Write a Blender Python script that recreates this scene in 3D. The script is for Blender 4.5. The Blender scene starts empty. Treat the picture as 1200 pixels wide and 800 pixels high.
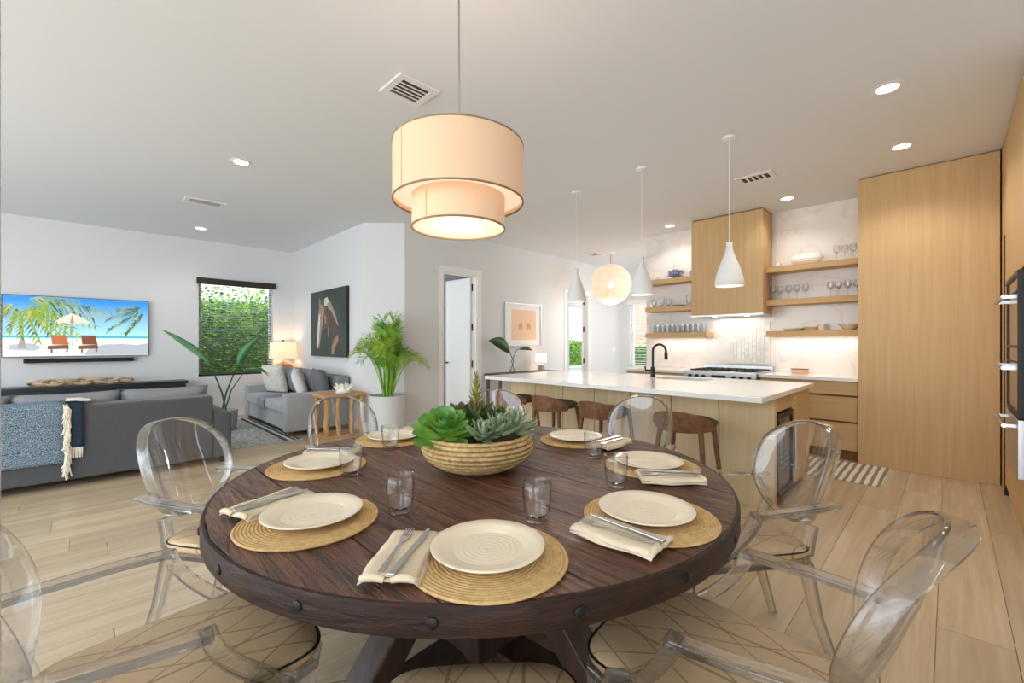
import bpy, bmesh, math, random
from mathutils import Vector, Matrix
random.seed(7)
PI = math.pi
R = math.radians
scn = bpy.context.scene
COL = scn.collection

# ------------------------------------------------------------------ camera, world, sun, exposure
CAM_H = 1.30
cam_d = bpy.data.cameras.new('camera')
cam = bpy.data.objects.new('camera', cam_d)
COL.objects.link(cam)
cam.location = (0, 0, CAM_H)
cam.rotation_euler = (R(90), 0, R(45.281 - 90))
cam_d.sensor_width = 36.0
cam_d.lens = 507.0 / 1200.0 * 36.0
cam_d.shift_y = 2.5 / 1200.0
cam_d.clip_start = 0.02
cam_d.clip_end = 200
scn.camera = cam

world = bpy.data.worlds.new('world')
scn.world = world
world.use_nodes = True
wn = world.node_tree.nodes
wl = world.node_tree.links
bg = wn['Background']
tc = wn.new('ShaderNodeTexCoord')
sp = wn.new('ShaderNodeSeparateXYZ')
rp = wn.new('ShaderNodeValToRGB')
wl.new(tc.outputs['Generated'], sp.inputs[0])
wl.new(sp.outputs['Z'], rp.inputs[0])
rp.color_ramp.elements[0].position = 0.0
rp.color_ramp.elements[0].color = (0.95, 0.98, 1.0, 1)
rp.color_ramp.elements[1].position = 0.5
rp.color_ramp.elements[1].color = (0.68, 0.83, 1.0, 1)
wl.new(rp.outputs[0], bg.inputs['Color'])
bg.inputs['Strength'].default_value = 3.05

sun_d = bpy.data.lights.new('sun', 'SUN')
sun_d.energy = 3.0
sun_d.angle = R(1.0)
sun_d.color = (1.0, 0.98, 0.95)
sun = bpy.data.objects.new('sun', sun_d)
COL.objects.link(sun)
sun.rotation_euler = (R(28), R(-22), 0)
sun.location = (0, 0, 12)

vs = scn.view_settings
vs.view_transform = 'Standard'
vs.look = 'None'
vs.gamma = 1.0
vs.use_curve_mapping = False
vs.exposure = 0.64
scn.cycles.max_bounces = 16
scn.cycles.transmission_bounces = 14
scn.cycles.diffuse_bounces = 6
scn.cycles.transparent_max_bounces = 40
scn.cycles.sample_clamp_indirect = 6.0
scn.cycles.caustics_reflective = False
scn.cycles.caustics_refractive = False

# ------------------------------------------------------------------ helpers
def lin(c):
    if isinstance(c, str):
        c = c.lstrip('#')
        c = tuple(int(c[i:i + 2], 16) / 255 for i in (0, 2, 4))
    return tuple(x / 12.92 if x <= 0.04045 else ((x + 0.055) / 1.055) ** 2.4 for x in c) + (1,)

MATS = {}
def base_mat(name):
    m = bpy.data.materials.new(name)
    m.use_nodes = True
    nt = m.node_tree
    return m, nt.nodes, nt.links, nt.nodes['Principled BSDF']

def plain(name, color, rough=0.5, metal=0.0, spec=0.5, bump=0.0, bscale=200, var=0.0, vscale=6, sheen=0.0, emit=None, estr=0.0, trans=0.0, coat=0.0):
    if name in MATS:
        return MATS[name]
    m, n, l, p = base_mat(name)
    c = lin(color)
    p.inputs['Base Color'].default_value = c
    p.inputs['Roughness'].default_value = rough
    p.inputs['Metallic'].default_value = metal
    p.inputs['Specular IOR Level'].default_value = spec
    p.inputs['Sheen Weight'].default_value = sheen
    p.inputs['Coat Weight'].default_value = coat
    p.inputs['Transmission Weight'].default_value = trans
    if emit:
        p.inputs['Emission Color'].default_value = lin(emit)
        p.inputs['Emission Strength'].default_value = estr
    if bump or var:
        t = n.new('ShaderNodeTexCoord')
    if var:
        nz = n.new('ShaderNodeTexNoise')
        nz.inputs['Scale'].default_value = vscale
        nz.inputs['Detail'].default_value = 4
        l.new(t.outputs['Object'], nz.inputs['Vector'])
        r = n.new('ShaderNodeValToRGB')
        r.color_ramp.elements[0].position = 0.3
        r.color_ramp.elements[1].position = 0.7
        r.color_ramp.elements[0].color = tuple(x * (1 - var) for x in c[:3]) + (1,)
        r.color_ramp.elements[1].color = tuple(min(1, x * (1 + var)) for x in c[:3]) + (1,)
        l.new(nz.outputs['Fac'], r.inputs[0])
        l.new(r.outputs[0], p.inputs['Base Color'])
    if bump:
        nb = n.new('ShaderNodeTexNoise')
        nb.inputs['Scale'].default_value = bscale
        nb.inputs['Detail'].default_value = 3
        l.new(t.outputs['Object'], nb.inputs['Vector'])
        b = n.new('ShaderNodeBump')
        b.inputs['Strength'].default_value = bump
        b.inputs['Distance'].default_value = 0.004
        l.new(nb.outputs['Fac'], b.inputs['Height'])
        l.new(b.outputs[0], p.inputs['Normal'])
    MATS[name] = m
    return m

def wood(name, dark, light, scale=(2, 30, 30), rough=0.45, bump=0.15, rand=0.0, spec=0.4, detail=6, lo=0.3, hi=0.7, dist=0.004):
    m, n, l, p = base_mat(name)
    t = n.new('ShaderNodeTexCoord')
    mp = n.new('ShaderNodeMapping')
    mp.inputs['Scale'].default_value = scale
    oi = n.new('ShaderNodeObjectInfo')
    add = n.new('ShaderNodeVectorMath')
    add.operation = 'ADD'
    mul = n.new('ShaderNodeMath')
    mul.operation = 'MULTIPLY'
    mul.inputs[1].default_value = 37.0
    l.new(oi.outputs['Random'], mul.inputs[0])
    l.new(t.outputs['Object'], add.inputs[0])
    l.new(mul.outputs[0], add.inputs[1])
    l.new(add.outputs[0], mp.inputs['Vector'])
    nz = n.new('ShaderNodeTexNoise')
    nz.inputs['Scale'].default_value = 1.0
    nz.inputs['Detail'].default_value = detail
    nz.inputs['Roughness'].default_value = 0.65
    nz.inputs['Distortion'].default_value = 0.4
    l.new(mp.outputs[0], nz.inputs['Vector'])
    r = n.new('ShaderNodeValToRGB')
    r.color_ramp.elements[0].position = lo
    r.color_ramp.elements[1].position = hi
    r.color_ramp.elements[0].color = lin(dark)
    r.color_ramp.elements[1].color = lin(light)
    l.new(nz.outputs['Fac'], r.inputs[0])
    out = r.outputs[0]
    if rand:
        hs = n.new('ShaderNodeHueSaturation')
        ma = n.new('ShaderNodeMapRange')
        ma.inputs['To Min'].default_value = 1 - rand
        ma.inputs['To Max'].default_value = 1 + rand
        l.new(oi.outputs['Random'], ma.inputs[0])
        l.new(ma.outputs[0], hs.inputs['Value'])
        l.new(out, hs.inputs['Color'])
        out = hs.outputs[0]
    l.new(out, p.inputs['Base Color'])
    p.inputs['Roughness'].default_value = rough
    p.inputs['Specular IOR Level'].default_value = spec
    if bump:
        b = n.new('ShaderNodeBump')
        b.inputs['Strength'].default_value = bump
        b.inputs['Distance'].default_value = dist
        l.new(nz.outputs['Fac'], b.inputs['Height'])
        l.new(b.outputs[0], p.inputs['Normal'])
    return m

def clear(name, tint=(0.97, 0.97, 0.98), edge=(0.55, 0.55, 0.60), ior=1.45, rough=0.02, gain=1.0, bend=0.0):
    """clear sheet of acrylic or glass: sees through, reflects by Fresnel, its edges absorb a little more"""
    m = bpy.data.materials.new(name)
    m.use_nodes = True
    n, l = m.node_tree.nodes, m.node_tree.links
    n.clear()
    o = n.new('ShaderNodeOutputMaterial')
    tr = n.new('ShaderNodeBsdfTransparent')
    gl = n.new('ShaderNodeBsdfGlossy')
    gl.inputs['Roughness'].default_value = rough
    lw = n.new('ShaderNodeLayerWeight')
    lw.inputs['Blend'].default_value = 0.5
    rr = n.new('ShaderNodeValToRGB')
    rr.color_ramp.elements[0].position = 0.55
    rr.color_ramp.elements[1].position = 1.0
    rr.color_ramp.elements[0].color = tint + (1,)
    rr.color_ramp.elements[1].color = edge + (1,)
    l.new(lw.outputs['Facing'], rr.inputs[0])
    l.new(rr.outputs[0], tr.inputs['Color'])
    # Schlick reflectance, the same from both sides of the sheet
    f0 = ((ior - 1) / (ior + 1)) ** 2
    p5 = n.new('ShaderNodeMath')
    p5.operation = 'POWER'
    p5.inputs[1].default_value = 5.0
    l.new(lw.outputs['Facing'], p5.inputs[0])
    k = n.new('ShaderNodeMath')
    k.operation = 'MULTIPLY_ADD'
    k.use_clamp = True
    k.inputs[1].default_value = gain * (1 - f0)
    k.inputs[2].default_value = gain * f0
    l.new(p5.outputs[0], k.inputs[0])
    mx = n.new('ShaderNodeMixShader')
    l.new(k.outputs[0], mx.inputs[0])
    l.new(tr.outputs[0], mx.inputs[1])
    l.new(gl.outputs[0], mx.inputs[2])
    last = mx
    if bend:
        # part of the light bends through the thick bars
        g = n.new('ShaderNodeBsdfGlass')
        g.inputs['IOR'].default_value = ior
        g.inputs['Roughness'].default_value = 0.0
        m2 = n.new('ShaderNodeMixShader')
        m2.inputs[0].default_value = bend
        l.new(mx.outputs[0], m2.inputs[1])
        l.new(g.outputs[0], m2.inputs[2])
        last = m2
    l.new(last.outputs[0], o.inputs[0])
    return m

def glow(name, color, strength):
    if name in MATS:
        return MATS[name]
    m, n, l, p = base_mat(name)
    c = lin(color)
    p.inputs['Base Color'].default_value = c
    p.inputs['Roughness'].default_value = 0.6
    p.inputs['Emission Color'].default_value = c
    p.inputs['Emission Strength'].default_value = strength
    MATS[name] = m
    return m

class MB:
    def __init__(s):
        s.v = []
        s.f = []
    def add(s, vs, fs):
        o = len(s.v)
        s.v += [tuple(x) for x in vs]
        s.f += [tuple(i + o for i in f) for f in fs]
        return s
    def box(s, x0, x1, y0, y1, z0, z1):
        return s.add([(x0, y0, z0), (x1, y0, z0), (x1, y1, z0), (x0, y1, z0), (x0, y0, z1), (x1, y0, z1), (x1, y1, z1), (x0, y1, z1)],
                     [(0, 3, 2, 1), (4, 5, 6, 7), (0, 1, 5, 4), (1, 2, 6, 5), (2, 3, 7, 6), (3, 0, 4, 7)])
    def cbox(s, c, sz, rz=0.0, rx=0.0):
        M = Matrix.Rotation(rz, 3, 'Z') @ Matrix.Rotation(rx, 3, 'X')
        h = [x / 2 for x in sz]
        vs = []
        for z in (-1, 1):
            for (x, y) in ((-1, -1), (1, -1), (1, 1), (-1, 1)):
                vs.append(Vector(c) + M @ Vector((x * h[0], y * h[1], z * h[2])))
        return s.add(vs, [(0, 3, 2, 1), (4, 5, 6, 7), (0, 1, 5, 4), (1, 2, 6, 5), (2, 3, 7, 6), (3, 0, 4, 7)])
    def prism(s, poly, z0, z1):
        n = len(poly)
        vs = [(x, y, z0) for x, y in poly] + [(x, y, z1) for x, y in poly]
        fs = [tuple(range(n - 1, -1, -1)), tuple(range(n, 2 * n))]
        for i in range(n):
            j = (i + 1) % n
            fs.append((i, j, n + j, n + i))
        return s.add(vs, fs)
    def lathe(s, prof, n=24, c=(0, 0, 0), sx=1.0, sy=1.0):
        vs = []
        fs = []
        rings = []
        for r, z in prof:
            if r < 1e-6:
                rings.append([len(vs)])
                vs.append((c[0], c[1], c[2] + z))
            else:
                rings.append(list(range(len(vs), len(vs) + n)))
                for i in range(n):
                    a = 2 * PI * i / n
                    vs.append((c[0] + sx * r * math.cos(a), c[1] + sy * r * math.sin(a), c[2] + z))
        for A, B in zip(rings, rings[1:]):
            if len(A) == 1 and len(B) == 1:
                continue
            for i in range(n):
                j = (i + 1) % n
                if len(A) == 1:
                    fs.append((A[0], B[j], B[i]))
                elif len(B) == 1:
                    fs.append((A[i], A[j], B[0]))
                else:
                    fs.append((A[i], A[j], B[j], B[i]))
        return s.add(vs, fs)
    def tube(s, pts, r, n=8, closed=False, caps=True):
        pts = [Vector(p) for p in pts]
        m = len(pts)
        rs = r if isinstance(r, (list, tuple)) else [r] * m
        vs = []
        fs = []
        up = None
        for i, p in enumerate(pts):
            if closed:
                t = pts[(i + 1) % m] - pts[i - 1]
            else:
                t = pts[min(i + 1, m - 1)] - pts[max(i - 1, 0)]
            t.normalize()
            if up is None:
                a = Vector((0, 0, 1)) if abs(t.z) < 0.9 else Vector((1, 0, 0))
                up = (a - t * a.dot(t)).normalized()
            else:
                up = (up - t * up.dot(t)).normalized()
            sd = t.cross(up)
            for k in range(n):
                a = 2 * PI * k / n
                vs.append(p + (up * math.cos(a) + sd * math.sin(a)) * rs[i])
        rng = m if closed else m - 1
        for i in range(rng):
            for k in range(n):
                a, b = i * n, ((i + 1) % m) * n
                fs.append((a + k, a + (k + 1) % n, b + (k + 1) % n, b + k))
        if caps and not closed:
            fs.append(tuple(range(n - 1, -1, -1)))
            fs.append(tuple(range((m - 1) * n, m * n)))
        return s.add(vs, fs)
    def bar(s, pts, w, h, side=(1, 0, 0), taper=None):
        """rectangular section swept on a path; side: direction of w"""
        pts = [Vector(p) for p in pts]
        m = len(pts)
        vs = []
        fs = []
        for i, p in enumerate(pts):
            t = (pts[min(i + 1, m - 1)] - pts[max(i - 1, 0)]).normalized()
            sd = Vector(side)
            sd = (sd - t * sd.dot(t)).normalized()
            up = sd.cross(t)
            q = 1.0 if taper is None else taper[i]
            for a, b in ((-1, -1), (1, -1), (1, 1), (-1, 1)):
                vs.append(p + sd * (a * w * q / 2) + up * (b * h * q / 2))
        for i in range(m - 1):
            for k in range(4):
                fs.append((i * 4 + k, i * 4 + (k + 1) % 4, i * 4 + 4 + (k + 1) % 4, i * 4 + 4 + k))
        fs.append((3, 2, 1, 0))
        fs.append(tuple(range((m - 1) * 4, m * 4)))
        return s.add(vs, fs)
    def grid(s, fn, nu, nv):
        vs = [fn(i / nu, j / nv) for j in range(nv + 1) for i in range(nu + 1)]
        fs = [(j * (nu + 1) + i, j * (nu + 1) + i + 1, (j + 1) * (nu + 1) + i + 1, (j + 1) * (nu + 1) + i) for j in range(nv) for i in range(nu)]
        return s.add(vs, fs)
    def slab(s, us, vs_, d0, d1, fn, holes=()):
        """slab cut into cells at us, vs_; cells listed in holes are left out; fn(u, v, d) gives the point"""
        key = {}
        def V(i, j, d):
            k = (i, j, d)
            if k not in key:
                key[k] = len(s.v)
                s.v.append(tuple(fn(us[i], vs_[j], (d0, d1)[d])))
            return key[k]
        nu, nv = len(us) - 1, len(vs_) - 1
        ok = lambda i, j: 0 <= i < nu and 0 <= j < nv and (i, j) not in holes
        for i in range(nu):
            for j in range(nv):
                if not ok(i, j):
                    continue
                s.f.append((V(i, j, 0), V(i, j + 1, 0), V(i + 1, j + 1, 0), V(i + 1, j, 0)))
                s.f.append((V(i, j, 1), V(i + 1, j, 1), V(i + 1, j + 1, 1), V(i, j + 1, 1)))
                for (di, dj, a, b) in ((-1, 0, (0, 0), (0, 1)), (1, 0, (1, 1), (1, 0)), (0, -1, (1, 0), (0, 0)), (0, 1, (0, 1), (1, 1))):
                    if not ok(i + di, j + dj):
                        A = (i + a[0], j + a[1])
                        B = (i + b[0], j + b[1])
                        s.f.append((V(*A, 0), V(*A, 1), V(*B, 1), V(*B, 0)))
        return s
    def xf(s, M):
        s.v = [tuple(M @ Vector(x)) for x in s.v]
        return s
    def build(s, name, m, parent=None, smooth=False, bevel=0.0, seg=2, sub=0, fix=True, solid=0.0, loc=None, rz=None):
        me = bpy.data.meshes.new(name)
        me.from_pydata(s.v, [], s.f)
        me.update()
        if fix:
            bm = bmesh.new()
            bm.from_mesh(me)
            bmesh.ops.recalc_face_normals(bm, faces=bm.faces)
            bm.to_mesh(me)
            bm.free()
        if smooth:
            me.polygons.foreach_set('use_smooth', [True] * len(me.polygons))
            if smooth != 'all':
                try:
                    me.set_sharp_from_angle(angle=R(smooth if smooth is not True else 45))
                except Exception:
                    pass
        me.materials.append(m)
        o = bpy.data.objects.new(name, me)
        COL.objects.link(o)
        if parent:
            o.parent = parent
        if loc:
            o.location = loc
        if rz is not None:
            o.rotation_euler = (0, 0, rz)
        if solid:
            md = o.modifiers.new('solid', 'SOLIDIFY')
            md.thickness = solid
            md.offset = 0
        if bevel:
            md = o.modifiers.new('bevel', 'BEVEL')
            md.width = bevel
            md.segments = seg
            md.limit_method = 'ANGLE'
            md.angle_limit = R(35)
        if sub:
            md = o.modifiers.new('sub', 'SUBSURF')
            md.levels = sub
            md.render_levels = sub
        return o

def thing(name, label, cat, loc=(0, 0, 0), rz=0.0, group=None):
    o = bpy.data.objects.new(name, None)
    o.empty_display_size = 0.1
    COL.objects.link(o)
    o.location = loc
    o.rotation_euler = (0, 0, rz)
    return tag(o, label, cat, group)

def tag(o, label, cat, group=None):
    o['label'] = label
    o['category'] = cat
    if group:
        o['group'] = group
    return o

def struct(o):
    o['kind'] = 'structure'
    return o

def stuff(o):
    o['kind'] = 'stuff'
    return o

def dup(root, loc, rz=0.0, label=None, group=None, scale=None):
    def cp(o, par):
        c = o.copy()
        COL.objects.link(c)
        if par:
            c.parent = par
        for ch in o.children:
            cp(ch, c)
        return c
    r = cp(root, None)
    r.location = loc
    r.rotation_euler = (0, 0, rz)
    if scale:
        r.scale = scale
    if label:
        r['label'] = label
    if group:
        r['group'] = group
    return r

def lamp(name, kind, loc, energy, color=(1, 1, 1), size=0.1, rot=None, parent=None, spot=None, sizey=None):
    d = bpy.data.lights.new(name, kind)
    d.energy = energy
    d.color = color
    if kind == 'AREA':
        if sizey:
            d.shape = 'RECTANGLE'
            d.size_y = sizey
        else:
            d.shape = 'DISK'
        d.size = size
    elif kind in ('POINT', 'SPOT'):
        d.shadow_soft_size = size
    if spot:
        d.spot_size = R(spot)
        d.spot_blend = 0.6
    o = bpy.data.objects.new(name, d)
    COL.objects.link(o)
    o.location = loc
    if rot:
        o.rotation_euler = rot
    if parent:
        o.parent = parent
    return o

# ------------------------------------------------------------------ materials
WALL = plain('wall_paint', '#dfe0e1', 0.75, spec=0.25, bump=0.02, bscale=300)
CEIL = plain('ceiling_paint', '#e9edf2', 0.9, spec=0.1)
TRIM = plain('trim_paint', '#f0f0ef', 0.45, spec=0.4)
OAK_V = wood('oak_vertical', '#c8a370', '#d4b284', (26, 26, 0.9), 0.5, 0.05)
OAK_SHELF = wood('oak_shelf', '#c49c68', '#d5b180', (26, 1.0, 26), 0.5, 0.05)
OAK_PALE = wood('oak_pale', '#ccb58b', '#dac59d', (20, 20, 0.8), 0.5, 0.04)
FLOOR = wood('floor_oak', '#b8a080', '#cfba9b', (0.9, 16, 16), 0.27, 0.05, rand=0.09, spec=0.5)
def rough_table_mat():
    """old hand-scraped boards: deep open grain, gouges, uneven polish"""
    m, n, l, p = base_mat('table_wood')
    t = n.new('ShaderNodeTexCoord')
    oi = n.new('ShaderNodeObjectInfo')
    mul = n.new('ShaderNodeMath')
    mul.operation = 'MULTIPLY'
    mul.inputs[1].default_value = 19.0
    l.new(oi.outputs['Random'], mul.inputs[0])
    add = n.new('ShaderNodeVectorMath')
    l.new(t.outputs['Object'], add.inputs[0])
    l.new(mul.outputs[0], add.inputs[1])
    def noise(scale, detail, dist, rough=0.6):
        mp = n.new('ShaderNodeMapping')
        mp.inputs['Scale'].default_value = scale
        l.new(add.outputs[0], mp.inputs['Vector'])
        z = n.new('ShaderNodeTexNoise')
        z.inputs['Scale'].default_value = 1.0
        z.inputs['Detail'].default_value = detail
        z.inputs['Roughness'].default_value = rough
        z.inputs['Distortion'].default_value = dist
        l.new(mp.outputs[0], z.inputs['Vector'])
        return z
    grain = noise((46, 3.6, 46), 6, 1.2, 0.7)
    broad = noise((7, 1.3, 7), 4, 0.6)
    fine = noise((130, 22, 130), 3, 0.5)
    def ramp(src, a, b, ca, cb):
        r = n.new('ShaderNodeValToRGB')
        r.color_ramp.elements[0].position = a
        r.color_ramp.elements[1].position = b
        r.color_ramp.elements[0].color = ca
        r.color_ramp.elements[1].color = cb
        l.new(src.outputs['Fac'], r.inputs[0])
        return r
    c1 = ramp(grain, 0.34, 0.66, lin('#3a2117'), lin('#8f5f44'))
    c2 = ramp(broad, 0.30, 0.70, lin('#9a8478'), lin('#ffffff'))
    mx = n.new('ShaderNodeMix')
    mx.data_type = 'RGBA'
    mx.blend_type = 'MULTIPLY'
    mx.inputs[0].default_value = 0.8
    l.new(c1.outputs[0], mx.inputs[6])
    l.new(c2.outputs[0], mx.inputs[7])
    l.new(mx.outputs[2], p.inputs['Base Color'])
    rr = ramp(grain, 0.30, 0.70, (0.46, 0.46, 0.46, 1), (0.20, 0.20, 0.20, 1))
    l.new(rr.outputs[0], p.inputs['Roughness'])
    p.inputs['Specular IOR Level'].default_value = 0.42
    s1 = n.new('ShaderNodeMath')
    s1.operation = 'MULTIPLY_ADD'
    s1.inputs[1].default_value = 0.35
    l.new(fine.outputs['Fac'], s1.inputs[0])
    l.new(grain.outputs['Fac'], s1.inputs[2])
    s2 = n.new('ShaderNodeMath')
    s2.operation = 'MULTIPLY_ADD'
    s2.inputs[1].default_value = 1.6
    l.new(broad.outputs['Fac'], s2.inputs[0])
    l.new(s1.outputs[0], s2.inputs[2])
    b = n.new('ShaderNodeBump')
    b.inputs['Strength'].default_value = 1.0
    b.inputs['Distance'].default_value = 0.012
    l.new(s2.outputs[0], b.inputs['Height'])
    l.new(b.outputs[0], p.inputs['Normal'])
    return m
DARKWOOD = rough_table_mat()
RIMWOOD = wood('table_rim_wood', '#1c100b', '#3d251a', (9, 9, 60), 0.5, 0.8, spec=0.3, dist=0.01)
WALNUT = wood('walnut', '#5b3a24', '#8a5f3f', (6, 24, 24), 0.45, 0.1)
RAWWOOD = wood('raw_wood', '#a97a48', '#d9b07a', (22, 22, 2), 0.6, 0.3)
QUARTZ = plain('white_quartz', '#efeeec', 0.12, spec=0.5, var=0.02, vscale=3)
BLACK = plain('black_metal', '#151516', 0.4, spec=0.4)
STEEL = plain('brushed_steel', '#c2c4c7', 0.28, metal=1.0)
CHROME = plain('cutlery_steel', '#d9d9d9', 0.16, metal=1.0)
ACRYLIC = clear('clear_acrylic', (0.985, 0.983, 0.987), (0.16, 0.15, 0.20), 1.49, 0.012, 1.8, 0.55)
ACRYSHEET = clear('clear_acrylic_sheet', (0.965, 0.962, 0.968), (0.40, 0.39, 0.43), 1.49, 0.012, 2.4)
GLASS = clear('drinking_glass', (0.985, 0.985, 0.985), (0.45, 0.46, 0.47), 1.5, 0.01, 1.7)
PANE = clear('window_glass', (0.97, 0.985, 0.98), (0.75, 0.8, 0.8), 1.3, 0.0, 0.6)
GREYSOFA = plain('charcoal_fabric', '#545558', 0.9, spec=0.15, bump=0.2, bscale=420, var=0.05, vscale=30, sheen=0.2)
PALESOFA = plain('pale_grey_fabric', '#a9acae', 0.9, spec=0.15, bump=0.2, bscale=420, var=0.05, vscale=40, sheen=0.2)
WHITEC = plain('white_ceramic', '#f1efea', 0.2, spec=0.5)
WHITEM = plain('white_matt', '#efefee', 0.5, spec=0.4)
CREAM = plain('cream_glaze', '#ecdec4', 0.14, spec=0.6, var=0.03, vscale=8)
LINEN = plain('linen', '#e0d0b4', 0.9, spec=0.1, bump=0.3, bscale=500, var=0.05, vscale=60)
LEAFG = plain('leaf_green', '#4d7a2e', 0.45, var=0.35, vscale=14)
LEAFD = plain('leaf_dark', '#2f5a2a', 0.4, var=0.3, vscale=10)

def marble_mat():
    m, n, l, p = base_mat('marble')
    t = n.new('ShaderNodeTexCoord')
    w = n.new('ShaderNodeTexNoise')
    w.inputs['Scale'].default_value = 1.1
    w.inputs['Detail'].default_value = 8
    w.inputs['Distortion'].default_value = 1.6
    l.new(t.outputs['Object'], w.inputs['Vector'])
    r = n.new('ShaderNodeValToRGB')
    e = r.color_ramp.elements
    e[0].position = 0.47
    e[0].color = lin('#efe9e3')
    e[1].position = 0.53
    e[1].color = lin('#efe9e3')
    x = e.new(0.5)
    x.color = lin('#e6dfd8')
    l.new(w.outputs['Fac'], r.inputs[0])
    l.new(r.outputs[0], p.inputs['Base Color'])
    p.inputs['Roughness'].default_value = 0.16
    return m
MARBLE = marble_mat()

def mosaic_mat():
    m, n, l, p = base_mat('mosaic')
    t = n.new('ShaderNodeTexCoord')
    v = n.new('ShaderNodeTexVoronoi')
    v.inputs['Scale'].default_value = 38
    l.new(t.outputs['Object'], v.inputs['Vector'])
    r = n.new('ShaderNodeValToRGB')
    r.color_ramp.elements[0].color = lin('#d8d5c4')
    r.color_ramp.elements[1].color = lin('#efece0')
    l.new(v.outputs['Color'], r.inputs[0])
    l.new(r.outputs[0], p.inputs['Base Color'])
    b = n.new('ShaderNodeBump')
    b.inputs['Strength'].default_value = 0.4
    l.new(v.outputs['Distance'], b.inputs['Height'])
    l.new(b.outputs[0], p.inputs['Normal'])
    p.inputs['Roughness'].default_value = 0.15
    return m
MOSAIC = mosaic_mat()

def cushion_mat():
    """beige vinyl printed with crossing curved brown lines"""
    m, n, l, p = base_mat('cushion_print')
    t = n.new('ShaderNodeTexCoord')
    prev = None
    for ang, sc in ((32, 3.1), (-34, 3.3), (4, 1.7)):
        mp = n.new('ShaderNodeMapping')
        mp.inputs['Rotation'].default_value = (0, 0, R(ang))
        l.new(t.outputs['Object'], mp.inputs['Vector'])
        w = n.new('ShaderNodeTexWave')
        w.bands_direction = 'X'
        w.wave_profile = 'TRI'
        w.inputs['Scale'].default_value = sc
        w.inputs['Distortion'].default_value = 1.6
        w.inputs['Detail'].default_value = 0
        w.inputs['Detail Scale'].default_value = 1.2
        l.new(mp.outputs[0], w.inputs['Vector'])
        g = n.new('ShaderNodeMath')
        g.operation = 'GREATER_THAN'
        g.inputs[1].default_value = 0.955
        l.new(w.outputs['Fac'], g.inputs[0])
        if prev is None:
            prev = g
        else:
            mxm = n.new('ShaderNodeMath')
            mxm.operation = 'MAXIMUM'
            l.new(prev.outputs[0], mxm.inputs[0])
            l.new(g.outputs[0], mxm.inputs[1])
            prev = mxm
    mix = n.new('ShaderNodeMix')
    mix.data_type = 'RGBA'
    mix.inputs[6].default_value = lin('#c8ab84')
    mix.inputs[7].default_value = lin('#9a7d5a')
    l.new(prev.outputs[0], mix.inputs[0])
    l.new(mix.outputs[2], p.inputs['Base Color'])
    p.inputs['Roughness'].default_value = 0.4
    return m
CUSHION = cushion_mat()

def stripe_mat(name, c1, c2, scale, rot=0.0, noise=0.0, rough=0.9, lo=0.45, hi=0.55):
    m, n, l, p = base_mat(name)
    t = n.new('ShaderNodeTexCoord')
    mp = n.new('ShaderNodeMapping')
    mp.inputs['Rotation'].default_value = (0, 0, rot)
    l.new(t.outputs['Object'], mp.inputs['Vector'])
    w = n.new('ShaderNodeTexWave')
    w.inputs['Scale'].default_value = scale
    w.inputs['Distortion'].default_value = noise
    w.inputs['Detail'].default_value = 2
    l.new(mp.outputs[0], w.inputs['Vector'])
    r = n.new('ShaderNodeValToRGB')
    r.color_ramp.elements[0].position = lo
    r.color_ramp.elements[1].position = hi
    r.color_ramp.elements[0].color = lin(c1)
    r.color_ramp.elements[1].color = lin(c2)
    l.new(w.outputs['Fac'], r.inputs[0])
    l.new(r.outputs[0], p.inputs['Base Color'])
    p.inputs['Roughness'].default_value = rough
    p.inputs['Specular IOR Level'].default_value = 0.1
    return m

def speckle_mat(name, c1, c2, scale, rough=0.95, lo=0.42, hi=0.58, stretch=(1, 1, 1), bump=0.3):
    m, n, l, p = base_mat(name)
    t = n.new('ShaderNodeTexCoord')
    mp = n.new('ShaderNodeMapping')
    mp.inputs['Scale'].default_value = stretch
    l.new(t.outputs['Object'], mp.inputs['Vector'])
    w = n.new('ShaderNodeTexNoise')
    w.inputs['Scale'].default_value = scale
    w.inputs['Detail'].default_value = 4
    l.new(mp.outputs[0], w.inputs['Vector'])
    r = n.new('ShaderNodeValToRGB')
    r.color_ramp.elements[0].position = lo
    r.color_ramp.elements[1].position = hi
    r.color_ramp.elements[0].color = lin(c1)
    r.color_ramp.elements[1].color = lin(c2)
    l.new(w.outputs['Fac'], r.inputs[0])
    l.new(r.outputs[0], p.inputs['Base Color'])
    p.inputs['Roughness'].default_value = rough
    p.inputs['Specular IOR Level'].default_value = 0.15
    if bump:
        b = n.new('ShaderNodeBump')
        b.inputs['Strength'].default_value = bump
        b.inputs['Distance'].default_value = 0.003
        l.new(w.outputs['Fac'], b.inputs['Height'])
        l.new(b.outputs[0], p.inputs['Normal'])
    return m

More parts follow.
